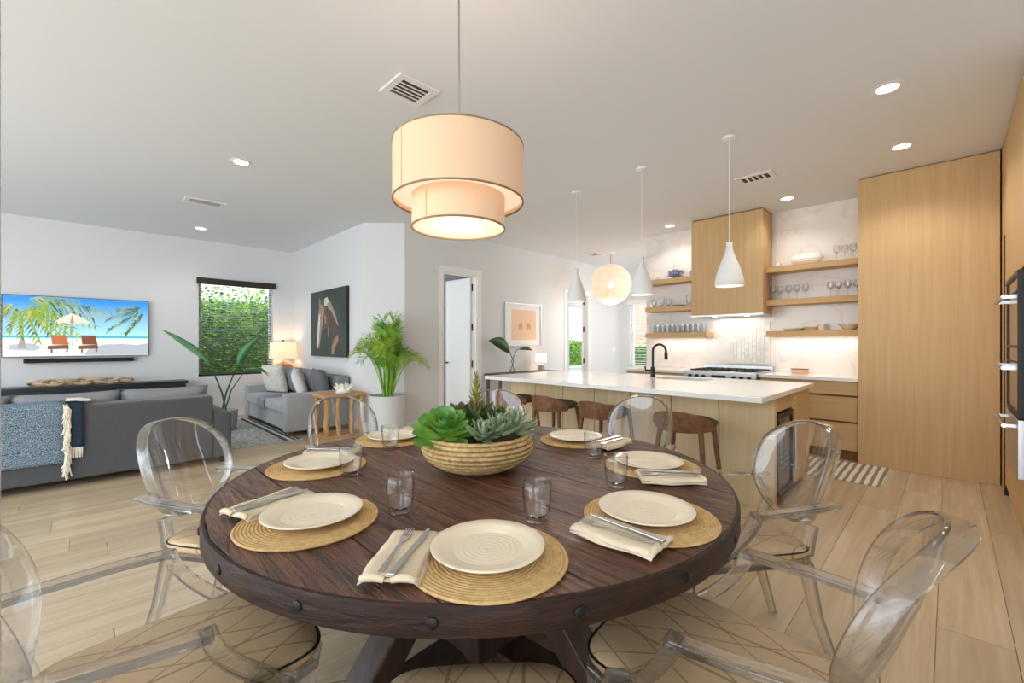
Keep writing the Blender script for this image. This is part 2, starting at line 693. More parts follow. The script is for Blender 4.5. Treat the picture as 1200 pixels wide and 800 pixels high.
def rope_mat(name, c1, c2):
    """straw wound round a coil: fine radial stitches"""
    m, n, l, p = base_mat(name)
    t = n.new('ShaderNodeTexCoord')
    g = n.new('ShaderNodeTexGradient')
    g.gradient_type = 'RADIAL'
    l.new(t.outputs['Object'], g.inputs['Vector'])
    k = n.new('ShaderNodeMath')
    k.operation = 'MULTIPLY'
    k.inputs[1].default_value = 190 * 2 * PI
    l.new(g.outputs['Fac'], k.inputs[0])
    sn = n.new('ShaderNodeMath')
    sn.operation = 'SINE'
    l.new(k.outputs[0], sn.inputs[0])
    nz = n.new('ShaderNodeTexNoise')
    nz.inputs['Scale'].default_value = 60
    l.new(t.outputs['Object'], nz.inputs['Vector'])
    r = n.new('ShaderNodeValToRGB')
    r.color_ramp.elements[0].position = 0.3
    r.color_ramp.elements[1].position = 0.7
    r.color_ramp.elements[0].color = lin(c1)
    r.color_ramp.elements[1].color = lin(c2)
    l.new(nz.outputs['Fac'], r.inputs[0])
    l.new(r.outputs[0], p.inputs['Base Color'])
    b = n.new('ShaderNodeBump')
    b.inputs['Strength'].default_value = 0.18
    b.inputs['Distance'].default_value = 0.002
    l.new(sn.outputs[0], b.inputs['Height'])
    l.new(b.outputs[0], p.inputs['Normal'])
    p.inputs['Roughness'].default_value = 0.8
    p.inputs['Specular IOR Level'].default_value = 0.2
    return m
STRAW = rope_mat('straw_coil', '#c49f66', '#dcbb86')
BASKETM = rope_mat('basket_coil', '#a98a58', '#d0b382')

# ------------------------------------------------------------------ setting
CZ = 3.076            # ceiling height
WY = 9.05             # television wall
HX = 2.92             # wall with the horse painting
DY = 5.64             # wall with the open doors
KX = 6.70             # kitchen back wall
FX = 9.30             # far wall beyond the kitchen

fl = struct(MB().box(-4.5, 14, -2.5, 13, -0.25, -0.012).build('floor', plain('subfloor', '#a98d66', 0.6)))
W = 0.24
rnd = random.Random(3)
meshes = {}
y = -1.4
row = 0
while y < WY - 0.01:
    x = -3.6 + rnd.random() * 1.8 - 1.8
    while x < 9.3:
        L = rnd.choice((1.9, 2.2, 2.5))
        x0, x1 = x, x + L
        x = x1
        # keep what the room shows; other floors lie behind walls
        cxm = (x0 + x1) / 2
        if y > DY and cxm > HX + 0.6:
            continue
        if cxm < -1.6 and y < 4.0:
            continue
        if cxm > 6.9 and y < 2.6:
            continue
        if y < -0.6 and cxm > 4:
            continue
        if L not in meshes:
            o = MB().box(-L / 2 + 0.0012, L / 2 - 0.0012, -W / 2 + 0.0012, W / 2 - 0.0012, -0.012, 0).build('plank', FLOOR, fl)
            meshes[L] = o.data
        else:
            o = bpy.data.objects.new('plank', meshes[L])
            COL.objects.link(o)
            o.parent = fl
        o.location = (cxm, y + W / 2, 0)
    y += W
    row += 1
struct(MB().box(-40, 40, -40, 40, -0.6, -0.26).build('ground_outside', plain('patio_stone', '#e8e7e4', 0.8)))  # ground whitened to bounce daylight up onto the ceiling

struct(MB().prism([(-3.6, -1.6), (9.5, -1.6), (9.5, 5.80), (10.3, 5.80), (10.3, 7.15), (3.2, 7.15), (3.2, WY + 0.2), (-3.6, WY + 0.2)], CZ, CZ + 0.25).build('ceiling', CEIL))
# television wall with the living room window
WIN1 = (1.40, 2.56, 0.735, 2.40)
struct(MB().slab([-3.6, WIN1[0], WIN1[1], HX + 0.15], [0, WIN1[2], WIN1[3], CZ], WY, WY + 0.18, lambda u, v, d: (u, d, v), {(1, 1)}).build('wall_left', WALL))
struct(MB().prism([(HX, 6.06), (3.36, 5.64), (3.36, 5.78), (HX + 0.15, 6.16), (HX + 0.15, WY), (HX, WY)], 0, CZ).build('wall_center', WALL))
D1 = (4.05, 4.75, 2.45)
D2 = (7.20, 7.97, 2.36)
struct(MB().slab([3.36, D1[0], D1[1], D2[0], D2[1], FX + 0.15], [0, D2[2], D1[2], CZ], DY, DY + 0.14, lambda u, v, d: (u, d, v), {(1, 0), (1, 1), (3, 0)}).build('wall_back', WALL))
struct(MB().box(KX, KX + 0.16, -1.2, 3.56, 0, CZ).build('wall_kitchen', WALL))
WIN3 = (4.55, 5.38, 0.74, 2.30)
struct(MB().slab([2.4, WIN3[0], WIN3[1], DY], [0, WIN3[2], WIN3[3], CZ], FX, FX + 0.16, lambda u, v, d: (d, u, v), {(1, 1)}).build('wall_far', WALL))
struct(MB().box(-0.5, 3.9, -1.25, -1.1, 0, CZ).build('wall_right', WALL))  # unseen wall added to keep daylight out from the right
struct(MB().box(-3.75, -3.6, 7.3, WY + 0.18, 0, CZ).build('wall_side', WALL))  # unseen wall stub added to shrink the left opening and dim that side
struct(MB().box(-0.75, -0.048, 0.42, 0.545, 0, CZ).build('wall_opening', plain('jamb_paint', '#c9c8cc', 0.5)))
# room behind the two doors
struct(MB().box(6.3, 6.4, DY + 0.14, 7.15, 0, CZ).build('wall_between', WALL))
WIN2 = (9.05, 9.95, 0.66, 2.31)
struct(MB().slab([6.4, WIN2[0], WIN2[1], 10.3], [0, WIN2[2], WIN2[3], CZ], 7.0, 7.15, lambda u, v, d: (u, d, v), {(1, 1)}).build('wall_rear', WALL))

struct(MB().box(4.55, 6.32, 7.0, 7.12, 0, CZ).build('wall_hall', WALL))  # back wall shaped to grey the door gap and let daylight reach the leaf
# baseboards
def baseboard(name, poly):
    struct(MB().prism(poly, 0, 0.13).build(name, TRIM, bevel=0.004))
baseboard('baseboard_left', [(-3.5, WY - 0.016), (HX - 0.016, WY - 0.016), (HX - 0.016, WY), (-3.5, WY)])
baseboard('baseboard_center', [(HX - 0.016, 6.05), (HX, 6.06), (HX, WY - 0.016), (HX - 0.016, WY - 0.016)])
baseboard('baseboard_angle', [(HX - 0.014, 6.05), (3.354, 5.626), (3.36, 5.64), (HX, 6.06)])
baseboard('baseboard_back', [(3.36, DY - 0.016), (3.95, DY - 0.016), (3.95, DY), (3.36, DY)])
baseboard('baseboard_door', [(4.85, DY - 0.016), (7.1, DY - 0.016), (7.1, DY), (4.85, DY)])
baseboard('baseboard_far', [(8.08, DY - 0.016), (FX, DY - 0.016), (FX, DY), (8.08, DY)])

# doors with casing, leaf, hinges and knob
def door(name, D, ang, hinges, knob):
    x0, x1, h = D
    root = bpy.data.objects.new(name, None)
    COL.objects.link(root)
    root.location = (x1, DY, 0)
    struct(root)
    w = x1 - x0
    c = MB()
    for (a, b, z0, z1) in ((-w - 0.09, -w, 0, h + 0.09), (0, 0.09, 0, h + 0.09), (-w, 0, h, h + 0.09)):
        c.box(a, b, -0.018, 0.0, z0, z1)
    c.build('casing', TRIM, root, bevel=0.004)
    j = MB()
    j.box(-w, -w + 0.015, 0, 0.14, 0, h)
    j.box(-0.015, 0, 0, 0.14, 0, h)
    j.box(-w, 0, 0, 0.14, h - 0.015, h)
    j.build('jamb', TRIM, root)
    lw = w - 0.04
    M = Matrix.Translation((-0.02, 0.12, 0)) @ Matrix.Rotation(-ang, 4, 'Z')
    lf = MB().box(-lw, 0, -0.04, 0.0, 0.01, h - 0.025)
    leaf = lf.xf(M).build('leaf', TRIM, root, bevel=0.003)
    k = MB()
    for s_ in (-1, 1):
        k.tube([(-lw + 0.07, -0.02, 0.96), (-lw + 0.07, -0.02 + s_ * 0.06, 0.96)], [0.012, 0.012], 10)
        k.lathe([(0.0, -0.012), (0.024, -0.01), (0.028, 0.0), (0.024, 0.01), (0.0, 0.012)], 14, (-lw + 0.07, -0.02 + s_ * 0.065, 0.96))
    k.xf(M).build('knob', BLACK, leaf, smooth=True)
    for hz in hinges:
        hb = MB().box(-0.022, 0.012, 0.105, 0.14, hz - 0.055, hz + 0.055)
        hb.tube([(-0.02, 0.10, hz - 0.06), (-0.02, 0.10, hz + 0.06)], 0.011, 8)
        hb.build('hinge', BLACK, root)
    return root
door('door_1', D1, R(88), (0.22, 0.95, 1.58, 2.26), True)
door('door_2', D2, R(152), (0.25, 0.92, 1.62, 2.22), True)

# windows
def window(name, fn, u0, u1, v0, v1, sash=True):
    root = bpy.data.objects.new(name, None)
    COL.objects.link(root)
    struct(root)
    t = 0.045
    f = MB().slab([u0, u0 + t, u1 - t, u1], [v0, v0 + t, v1 - t, v1], 0.09, 0.14, fn, {(1, 1)})
    f.build('frame', TRIM, root)
    vm = (v0 + v1) / 2
    if sash:
        MB().slab([u0 + t, u1 - t], [vm - 0.025, vm + 0.025], 0.09, 0.13, fn).build('sash_rail', TRIM, root)
        for a, b in ((v0 + t, vm - 0.025), (vm + 0.025, v1 - t)):
            MB().slab([u0 + t, u1 - t], [a, b], 0.108, 0.112, fn).build('pane', PANE, root)
    else:
        MB().slab([u0 + t, u1 - t], [v0 + t, v1 - t], 0.108, 0.112, fn).build('pane', PANE, root)
    return root
window('window_1', lambda u, v, d: (u, WY + d, v), *WIN1, sash=False)
window('window_2', lambda u, v, d: (u, 7.0 + d, v), *WIN2)
window('window_3', lambda u, v, d: (FX + d, u, v), *WIN3)

def blind(loc, w, h, n, mslat, mval, label, rz, tilt, val=True):
    b = thing('window_blind', label, 'blind', loc, rz)
    # local: x along the window, z down from the top, -y to the room
    if val:
        MB().box(-w / 2 - 0.03, w / 2 + 0.03, -0.075, -0.001, -0.075, 0.03).build('valance', mval, b, bevel=0.004)
    pitch = (h - 0.10) / n
    sm = None
    for i in range(n):
        z = -0.10 - pitch * i
        if sm is None:
            o = MB().cbox((0, 0, 0), (w - 0.03, 0.042, 0.0025), 0, tilt).build('slat', mslat, b)
            sm = o.data
        else:
            o = bpy.data.objects.new('slat', sm)
            COL.objects.link(o)
            o.parent = b
        o.location = (0, 0.045, z)
    MB().box(-w / 2 + 0.01, w / 2 - 0.01, 0.02, 0.07, -h + 0.005, -h + 0.03).build('bottom_rail', mslat, b)
    c = MB()
    for k in (-0.36, 0.36):
        c.tube([(w * k, 0.045, -0.05), (w * k, 0.045, -h + 0.02)], 0.0015, 4)
        c.build('ladder_cord', mslat, b)
        c = MB()
    return b
BLINDD = plain('dark_blind', '#2b2522', 0.5)
BLINDW = plain('white_blind', '#f2f0ec', 0.5)
blind(((WIN1[0] + WIN1[1]) / 2, WY, WIN1[3]), WIN1[1] - WIN1[0], WIN1[3] - WIN1[2], 36, BLINDD, BLINDD, 'dark slatted blind with black valance on the living room window', 0, R(16))
blind((FX, (WIN3[0] + WIN3[1]) / 2, WIN3[3]), WIN3[1] - WIN3[0], WIN3[3] - WIN3[2], 30, BLINDW, BLINDW, 'white slatted blind in the far window beyond the kitchen shelves', -PI / 2, R(8))

# gardens outside the windows
def hedge(label, x0, x1, y0, y1, h, n, seed):
    r = random.Random(seed)
    m = MB()
    for i in range(n):
        # leaves gather on the face and the top of the bush
        c = Vector((r.uniform(x0, x1), r.uniform(y0, y1), r.uniform(0.0, h) * r.uniform(0.85, 1.06)))
        a, b_ = r.uniform(0, 2 * PI), r.uniform(-1.0, 1.0)
        L = r.uniform(0.05, 0.10)
        d = Vector((math.cos(a) * math.cos(b_), math.sin(a) * math.cos(b_), math.sin(b_)))
        s_ = d.cross(Vector((r.uniform(-1, 1), r.uniform(-1, 1), r.uniform(-1, 1)))).normalized() * L * 0.32
        m.add([c, c + d * L * 0.5 + s_, c + d * L, c + d * L * 0.5 - s_], [(0, 1, 2, 3)])
    # woody inside of the bush
    m.box(x0 + 0.1, x1 - 0.1, y0 + 0.35, y1, 0, h * 0.9)
    o = m.build('hedge_leaves', HEDGE, fix=False)
    tag(o, label, 'hedge')
    return stuff(o)
def hedge_mat():
    m, n, l, p = base_mat('hedge_leaf')
    g = n.new('ShaderNodeNewGeometry')
    r = n.new('ShaderNodeValToRGB')
    r.color_ramp.elements[0].color = lin('#3a6e22')
    r.color_ramp.elements[1].color = lin('#a2c44c')
    l.new(g.outputs['Random Per Island'], r.inputs[0])
    l.new(r.outputs[0], p.inputs['Base Color'])
    p.inputs['Roughness'].default_value = 0.45
    p.inputs['Transmission Weight'].default_value = 0.0
    return m
HEDGE = hedge_mat()
hedge('sunlit green hedge outside the living room window', 0.6, 4.2, 9.9, 10.7, 2.36, 18000, 1)
hedge('clipped green hedge outside the far kitchen window', 10.5, 11.1, 4.6, 7.0, 1.35, 3500, 2)
hedge('leafy hedge outside the window seen through the open door', 10.0, 12.2, 7.9, 8.4, 1.55, 2500, 4)
ROOFM = stripe_mat('clay_roof', '#a88d80', '#e0d5cc', 5.0, 0, 1.0)
g = MB().box(-4, 9, 13.4, 13.6, 0, 3.0).build('neighbour_wall', plain('stucco', '#d9d2c6', 0.9))
tag(g, 'pale neighbouring house wall behind the living room hedge', 'building')
g = MB().add([(-4, 13.2, 2.2), (9, 13.2, 2.2), (9, 15.5, 3.6), (-4, 15.5, 3.6)], [(0, 1, 2, 3)]).build('neighbour_roof', ROOFM, solid=0.08)
tag(g, 'neighbouring clay tiled roof above the living room hedge', 'roof')
g = MB().box(13.4, 13.6, 1, 8.2, 0, 3.2).build('neighbour_wall', plain('white_brick', '#e6dcd5', 0.9))
tag(g, 'white brick house wall outside the far kitchen window', 'building')
bw = g
bk = None
for r_ in range(22):
    for c_ in range(10):
        yy = 5.4 + c_ * 0.29 + (0.145 if r_ % 2 else 0)
        zz = 1.3 + r_ * 0.09
        if bk is None:
            o = MB().box(-0.02, 0, -0.135, 0.135, -0.036, 0.036).build('brick', plain('brick_red', '#c79a88', 0.9), bw)
            bk = o.data
        else:
            o = bpy.data.objects.new('brick', bk)
            COL.objects.link(o)
            o.parent = bw
        o.location = (13.4, yy, zz)

# ------------------------------------------------------------------ ceiling fittings
LENS = glow('downlight_lens', '#fff4e4', 9.0)
def downlight(x, y, label, power=14):
    t = thing('recessed_light', label, 'ceiling light', (x, y, CZ), 0, 'recessed ceiling lights')
    MB().lathe([(0.062, -0.001), (0.085, -0.001), (0.088, -0.006), (0.064, -0.010), (0.062, -0.001)], 28).build('trim_ring', WHITEM, t, smooth=True)
    MB().lathe([(0.0, -0.004), (0.060, -0.004), (0.062, -0.001)], 24).build('lens', LENS, t)
    lamp('downlight_beam', 'SPOT', (0, 0, -0.02), power, (1.0, 0.95, 0.88), 0.06, None, t, 140)
downlight(1.09, 4.86, 'recessed ceiling light above the charcoal sofa')
downlight(1.28, 8.09, 'recessed ceiling light near the living room window, farthest left')
downlight(3.96, 0.30, 'recessed ceiling light at upper right, nearest and largest', 26)
downlight(5.22, 0.30, 'recessed ceiling light before the tall oak panel', 26)
downlight(6.10, 1.39, 'recessed ceiling light right of the oak range hood', 13)
downlight(6.26, 2.95, 'recessed ceiling light left of the oak range hood', 13)

def vent(x, y, w, d, n, label, rz=0.0):
    t = thing('ceiling_vent', label, 'vent', (x, y, CZ), rz, 'ceiling air vents')
    b = 0.05
    MB().slab([-w / 2, -w / 2 + b, w / 2 - b, w / 2], [-d / 2, -d / 2 + b, d / 2 - b, d / 2], -0.012, -0.001, lambda u, v, q: (u, v, q), {(1, 1)}).build('frame', WHITEM, t, bevel=0.003)
    MB().box(-w / 2 + b, w / 2 - b, -d / 2 + b, d / 2 - b, -0.003, -0.001).build('duct', plain('vent_dark', '#5a514d', 0.8), t)
    p = (d - 2 * b) / n
    for i in range(n - 1):
        yy = -d / 2 + b + p * (i + 1)
        MB().cbox((0, yy, -0.009), (w - 2 * b, p * 0.42, 0.004), 0, R(12)).build('slat', WHITEM, t)
vent(1.626, 2.664, 0.31, 0.29, 5, 'white ceiling air vent left of the drum pendant cord', 0)
vent(1.083, 6.584, 0.42, 0.26, 4, 'white ceiling air vent above the living room', 0)
vent(5.113, 1.452, 0.26, 0.36, 5, 'white ceiling air vent between island pendant and hood', 0)
vent(7.2, 4.95, 0.34, 0.30, 4, 'white ceiling air vent beside the globe pendant', 0)

# drum pendant above the table
def drum():
    cx, cy = 1.16, 1.50
    t = thing('drum_pendant', 'two tier cream drum pendant hanging above the round table', 'pendant lamp', (cx, cy, CZ))
    SH = plain('drum_fabric', '#dfbd9b', 0.9, spec=0.1, bump=0.1, bscale=700, emit='#f3cdb0', estr=0.10)
    SH2 = plain('drum_fabric_inner', '#e2bf9c', 0.9, spec=0.1, emit='#f6d2b4', estr=0.13)
    EDGE = plain('drum_trim', '#8f7a63', 0.8)
    zt, zb = 2.15 - CZ, 1.913 - CZ
    R1, R2 = 0.280, 0.200
    z2t, z2b = zb + 0.05, 1.80 - CZ
    def ring(r0, r1, z0, z1, name, m, par):
        return MB().lathe([(r0, z0), (r1, z0), (r1, z1), (r0, z1), (r0, z0)], 64).build(name, m, par, smooth=40)
    s1 = ring(R1 - 0.002, R1, zb, zt, 'outer_shade', SH, t)
    ring(R1 - 0.003, R1 + 0.002, zb - 0.004, zb + 0.003, 'lower_trim', EDGE, s1)
    ring(R1 - 0.003, R1 + 0.002, zt - 0.003, zt + 0.003, 'upper_trim', EDGE, s1)
    s2 = ring(R2 - 0.002, R2, z2b, z2t, 'inner_shade', SH2, t)
    ring(R2 - 0.003, R2 + 0.002, z2b - 0.004, z2b + 0.003, 'lower_trim', EDGE, s2)
    DIF = glow('drum_diffuser', '#ffe9d2', 0.38)
    MB().lathe([(0, z2b + 0.006), (R2 - 0.003, z2b + 0.006), (R2 - 0.003, z2b + 0.010), (0, z2b + 0.010)], 48).build('lower_diffuser', DIF, t)
    MB().lathe([(R2 + 0.002, zb + 0.02), (R1 - 0.003, zb + 0.02), (R1 - 0.003, zb + 0.024), (R2 + 0.002, zb + 0.024), (R2 + 0.002, zb + 0.02)], 48).build('ring_diffuser', DIF, t)
    MB().tube([(0, 0, 0), (0, 0, zt - 0.02)], 0.004, 8).build('cord', plain('cord_grey', '#8d8a86', 0.5), t)
    sp_ = MB()
    for k in range(3):
        a = 2 * PI * k / 3
        sp_.tube([(0, 0, zt - 0.015), (math.cos(a) * (R1 - 0.003), math.sin(a) * (R1 - 0.003), zt - 0.015)], 0.003, 6)
    sp_.build('spider', BLACK, t)
    MB().lathe([(0, -0.001), (0.06, -0.001), (0.06, -0.02), (0.01, -0.03), (0, -0.03)], 24).build('canopy', WHITEM, t, smooth=True)
    seam = MB()
    for rr, z0, z1, a in ((R1 + 0.001, zb, zt, R(180)), (R2 + 0.001, z2b, zb, R(192))):
        seam.bar([(rr * math.cos(a), rr * math.sin(a), z0), (rr * math.cos(a), rr * math.sin(a), z1)], 0.004, 0.002, (-math.sin(a), math.cos(a), 0))
        seam.build('seam', plain('drum_seam', '#d9b48e', 0.9), s1 if z1 == zt else s2)
        seam = MB()
    lamp('drum_uplight', 'POINT', (0, 0, zt - 0.05), 4, (1.0, 0.95, 0.89), 0.15, None, t)  # neutral fill added inside the shade to brighten the ceiling
    lamp('drum_bulb', 'POINT', (0, 0, z2b - 0.06), 1.2, (1.0, 0.86, 0.68), 0.12, None, t)
drum()

# white bottle-shaped pendants over the island
def cone(x, y, label):
    t = thing('island_pendant', label, 'pendant lamp', (x, y, CZ), 0, 'white pendants over the island')
    zb = 1.795 - CZ
    prof = [(0.108, 0.0), (0.113, 0.006), (0.110, 0.05), (0.096, 0.11), (0.074, 0.18), (0.050, 0.24), (0.031, 0.29), (0.023, 0.33), (0.023, 0.375), (0.0, 0.378)]
    MB().lathe([(r, zb + z) for r, z in prof], 32).build('shade', plain('pendant_white', '#e9e9e8', 0.45), t, smooth='all', solid=0.004)
    MB().lathe([(0, zb + 0.03), (0.100, zb + 0.03), (0.100, zb + 0.034), (0, zb + 0.034)], 24).build('diffuser', glow('cone_diffuser', '#ffe9cf', 2.2), t)
    MB().tube([(0, 0, -0.02), (0, 0, zb + 0.375)], 0.003, 6).build('cord', WHITEM, t)
    MB().lathe([(0, -0.001), (0.055, -0.001), (0.055, -0.018), (0.012, -0.03), (0, -0.03)], 24).build('canopy', WHITEM, t, smooth=True)
    lamp('cone_bulb', 'SPOT', (0, 0, zb + 0.02), 6, (1.0, 0.88, 0.72), 0.06, None, t, 120)
cone(3.95, 1.33, 'white bottle shaped pendant in front of the oak range hood')
cone(4.02, 2.19, 'white bottle shaped pendant beside the globe lamp')
cone(4.10, 3.07, 'white bottle shaped pendant before the far doorway, leftmost')

# woven globe pendant
def globe():
    t = thing('globe_pendant', 'round woven cream globe pendant lit from inside', 'pendant lamp', (7.34, 4.66, CZ))
    cz = 2.46 - CZ
    rr = 0.395
    m, n, l, p = base_mat('woven_globe')
    tcn = n.new('ShaderNodeTexCoord')
    nz = n.new('ShaderNodeTexNoise')
    nz.inputs['Scale'].default_value = 14
    nz.inputs['Detail'].default_value = 6
    nz.inputs['Distortion'].default_value = 3
    l.new(tcn.outputs['Object'], nz.inputs['Vector'])
    r = n.new('ShaderNodeValToRGB')
    r.color_ramp.elements[0].position = 0.35
    r.color_ramp.elements[1].position = 0.65
    r.color_ramp.elements[0].color = lin('#d9bfa6')
    r.color_ramp.elements[1].color = lin('#f6e2cf')
    l.new(nz.outputs['Fac'], r.inputs[0])
    l.new(r.outputs[0], p.inputs['Base Color'])
    l.new(r.outputs[0], p.inputs['Emission Color'])
    p.inputs['Emission Strength'].default_value = 0.24
    p.inputs['Alpha'].default_value = 0.9
    prof = [(max(1e-7, rr * math.sin(PI * i / 24)), cz - rr * math.cos(PI * i / 24)) for i in range(25)]
    prof[0] = (0, cz - rr)
    prof[-1] = (0, cz + rr)
    MB().lathe(prof, 40).build('woven_shell', m, t, smooth='all')
    MB().lathe([(0, cz - 0.06), (0.045, cz - 0.045), (0.06, cz), (0.045, cz + 0.045), (0.0, cz + 0.06)], 16).build('bulb', glow('globe_bulb', '#fff2dc', 14), t, smooth=True)
    MB().tube([(0, 0, 0), (0, 0, cz + rr)], 0.006, 6).build('cord', plain('cord_grey', '#8d8a86', 0.5), t)
    MB().lathe([(0, -0.001), (0.08, -0.001), (0.08, -0.02), (0, -0.025)], 20).build('canopy', WHITEM, t, smooth=True)
    lamp('globe_light', 'POINT', (0, 0, cz - rr - 0.05), 22, (1, 0.92, 0.82), 0.2, None, t)
globe()

# ------------------------------------------------------------------ kitchen
# island
def island():
    t = thing('kitchen_island', 'long pale oak kitchen island with panelled back below white counter', 'kitchen island', (3.80, 0.0, 0))
    # body with a toe kick
    MB().slab([0.02, 0.66, 1.14, 1.16], [0.98, 1.74, 2.36, 3.86], 0.09, 0.875, lambda u, v, d: (u, v, d), {(1, 1)}).build('body', plain('cabinet_gap', '#7a5a38', 0.7), t)
    MB().box(0.07, 1.10, 1.03, 3.80, 0.0, 0.09).build('toe_kick', plain('toe_kick', '#6d4f35', 0.6), t)
    # seating side panels, seven with open joints
    y0, y1, n = 0.945, 3.86, 7
    w = (y1 - y0) / n
    pm = None
    for i in range(n):
        if pm is None:
            o = MB().box(-0.004, 0.018, -w / 2 + 0.004, w / 2 - 0.004, 0.0, 0.872).build('back_panel', OAK_PALE, t)
            pm = o.data
        else:
            o = bpy.data.objects.new('back_panel', pm)
            COL.objects.link(o)
            o.parent = t
        o.location = (0, y0 + w * (i + 0.5), 0)
    # right end: oak end panels round an open wine cooler bay
    MB().box(0.0, 0.04, 0.945, 0.98, 0, 0.872).build('end_stile', OAK_V, t)
    MB().box(0.52, 1.16, 0.945, 0.98, 0.09, 0.872).build('end_panel', OAK_V, t)
    MB().box(0.04, 0.52, 0.95, 0.98, 0.76, 0.872).build('end_rail', OAK_V, t)
    c = MB().slab([0.05, 0.09, 0.47, 0.51], [0.10, 0.14, 0.70, 0.745], 0.935, 0.975, lambda u, v, d: (u, d, v), {(1, 1)})
    cd = c.build('cooler_door_frame', BLACK, t, bevel=0.003)
    MB().box(0.09, 0.47, 0.945, 0.95, 0.14, 0.70).build('cooler_glass', plain('dark_glass', '#20242a', 0.05, spec=0.8), cd)
    h = MB().tube([(0.43, 0.90, 0.25), (0.43, 0.90, 0.66)], 0.009, 10)
    h.box(0.424, 0.436, 0.90, 0.937, 0.28, 0.292)
    h.box(0.424, 0.436, 0.90, 0.937, 0.62, 0.632)
    h.build('cooler_handle', STEEL, cd, smooth=30)
    o = MB().box(0.56, 0.63, 0.938, 0.946, 0.73, 0.845).build('outlet_plate', plain('outlet_tan', '#d9b97e', 0.4), t, bevel=0.002)
    o = MB()
    for z in (0.765, 0.81):
        o.box(0.585, 0.605, 0.9365, 0.939, z - 0.012, z + 0.012)
    o.build('outlet_socket', plain('outlet_slot', '#a98d5c', 0.5), t)
    MB().box(0.02, 0.07, 3.86, 3.885, 0.0, 0.872).build('dark_end_post', plain('dark_oak', '#3f2b20', 0.5), t)
    return t
island()
SX = (4.50, 4.92)
SYv = (1.78, 2.32)
ct = MB().slab([3.41, SX[0], SX[1], 5.06], [0.93, SYv[0], SYv[1], 3.91], 0.876, 0.916, lambda u, v, d: (u, v, d), {(1, 1)}).build('island_countertop', QUARTZ, bevel=0.004)
tag(ct, 'thick white quartz countertop with sink cutout on the island', 'countertop')
sk = MB().slab([SX[0] - 0.02, SX[1] + 0.02], [SYv[0] - 0.02, SYv[1] + 0.02], 0.700, 0.706, lambda u, v, d: (u, v, d))
sk = MB()
a0, a1, b0, b1 = SX[0], SX[1], SYv[0], SYv[1]
sk.add([(a0, b0, 0.876), (a1, b0, 0.876), (a1, b1, 0.876), (a0, b1, 0.876), (a0 + .02, b0 + .02, 0.70), (a1 - .02, b0 + .02, 0.70), (a1 - .02, b1 - .02, 0.70), (a0 + .02, b1 - .02, 0.70)],
       [(4, 5, 6, 7), (0, 1, 5, 4), (1, 2, 6, 5), (2, 3, 7, 6), (3, 0, 4, 7)])
so = tag(thing('kitchen_sink', 'undermount sink set in the white island countertop', 'sink', (0, 0, 0)), 'undermount sink set in the white island countertop', 'sink')
sk.build('basin', plain('sink_dark', '#6b6f66', 0.35, metal=0.6), so)
MB().lathe([(0, 0), (0.04, 0), (0.042, 0.004), (0, 0.005)], 20, ((a0 + a1) / 2, (b0 + b1) / 2, 0.7005)).build('drain', STEEL, so)

def faucet():
    t = thing('kitchen_faucet', 'matte black gooseneck kitchen faucet on the island', 'faucet', (4.66, 2.40, 0.916), R(-45))
    MB().lathe([(0, 0), (0.032, 0), (0.032, 0.012), (0.024, 0.016), (0.024, 0.11), (0.020, 0.115), (0, 0.116)], 20).build('base', BLACK, t, smooth=40)
    pts = [(0, 0, 0.11), (0, 0, 0.30)]
    for i in range(0, 13):
        a = PI - PI * i / 12
        pts.append((0.075 + 0.075 * math.cos(a), 0, 0.30 + 0.075 * math.sin(a)))
    pts.append((0.15, 0, 0.26))
    MB().tube(pts, 0.0135, 12).build('spout', BLACK, t, smooth=True)
    MB().tube([(0.15, 0, 0.285), (0.152, 0, 0.20)], [0.018, 0.019], 12).build('spray_head', BLACK, t, smooth=30)
    MB().tube([(-0.02, 0.0, 0.075), (-0.085, 0.0, 0.08), (-0.088, 0.0, 0.13)], [0.012, 0.011, 0.009], 10).build('lever', BLACK, t, smooth=40)
faucet()

# back run of base cabinets
DR = wood('oak_drawer', '#c6a06e', '#d1ae7e', (26, 0.9, 26), 0.5, 0.05)
def base_cabinet(y0, y1, label, ncol=1):
    t = thing('base_cabinet', label, 'cabinet', (6.02, y0, 0))
    w = y1 - y0
    MB().box(0.02, 0.66, 0, w, 0.10, 0.878).build('body', plain('cabinet_gap', '#7a5a38', 0.7), t)
    MB().box(0.07, 0.66, 0, w, 0.0, 0.10).build('toe_kick', plain('toe_kick_oak', '#8a6038', 0.6), t)
    cw = w / ncol
    for k in range(ncol):
        for z0, z1 in ((0.725, 0.872), (0.435, 0.705), (0.115, 0.415)):
            d = MB().box(0.0, 0.02, k * cw + 0.004, (k + 1) * cw - 0.004, z0, z1).build('drawer', DR, t, bevel=0.002)
            MB().box(0.006, 0.022, k * cw + 0.004, (k + 1) * cw - 0.004, z1 + 0.001, min(0.877, z1 + 0.016)).build('finger_pull', plain('pull_groove', '#6d4c2a', 0.7), d)
base_cabinet(0.70, 1.67, 'oak base cabinet with wide drawers between range and tall panel')
base_cabinet(2.60, 3.54, 'oak base cabinet with drawers left of the range')
ct = MB().box(5.985, KX - 0.02, 0.695, 1.675, 0.880, 0.920).build('countertop', QUARTZ, bevel=0.003)
tag(ct, 'white quartz counter right of the steel range', 'countertop')
ct = MB().box(5.985, KX - 0.02, 2.595, 3.555, 0.880, 0.920).build('countertop', QUARTZ, bevel=0.003)
tag(ct, 'white quartz counter left of the steel range under the window', 'countertop')
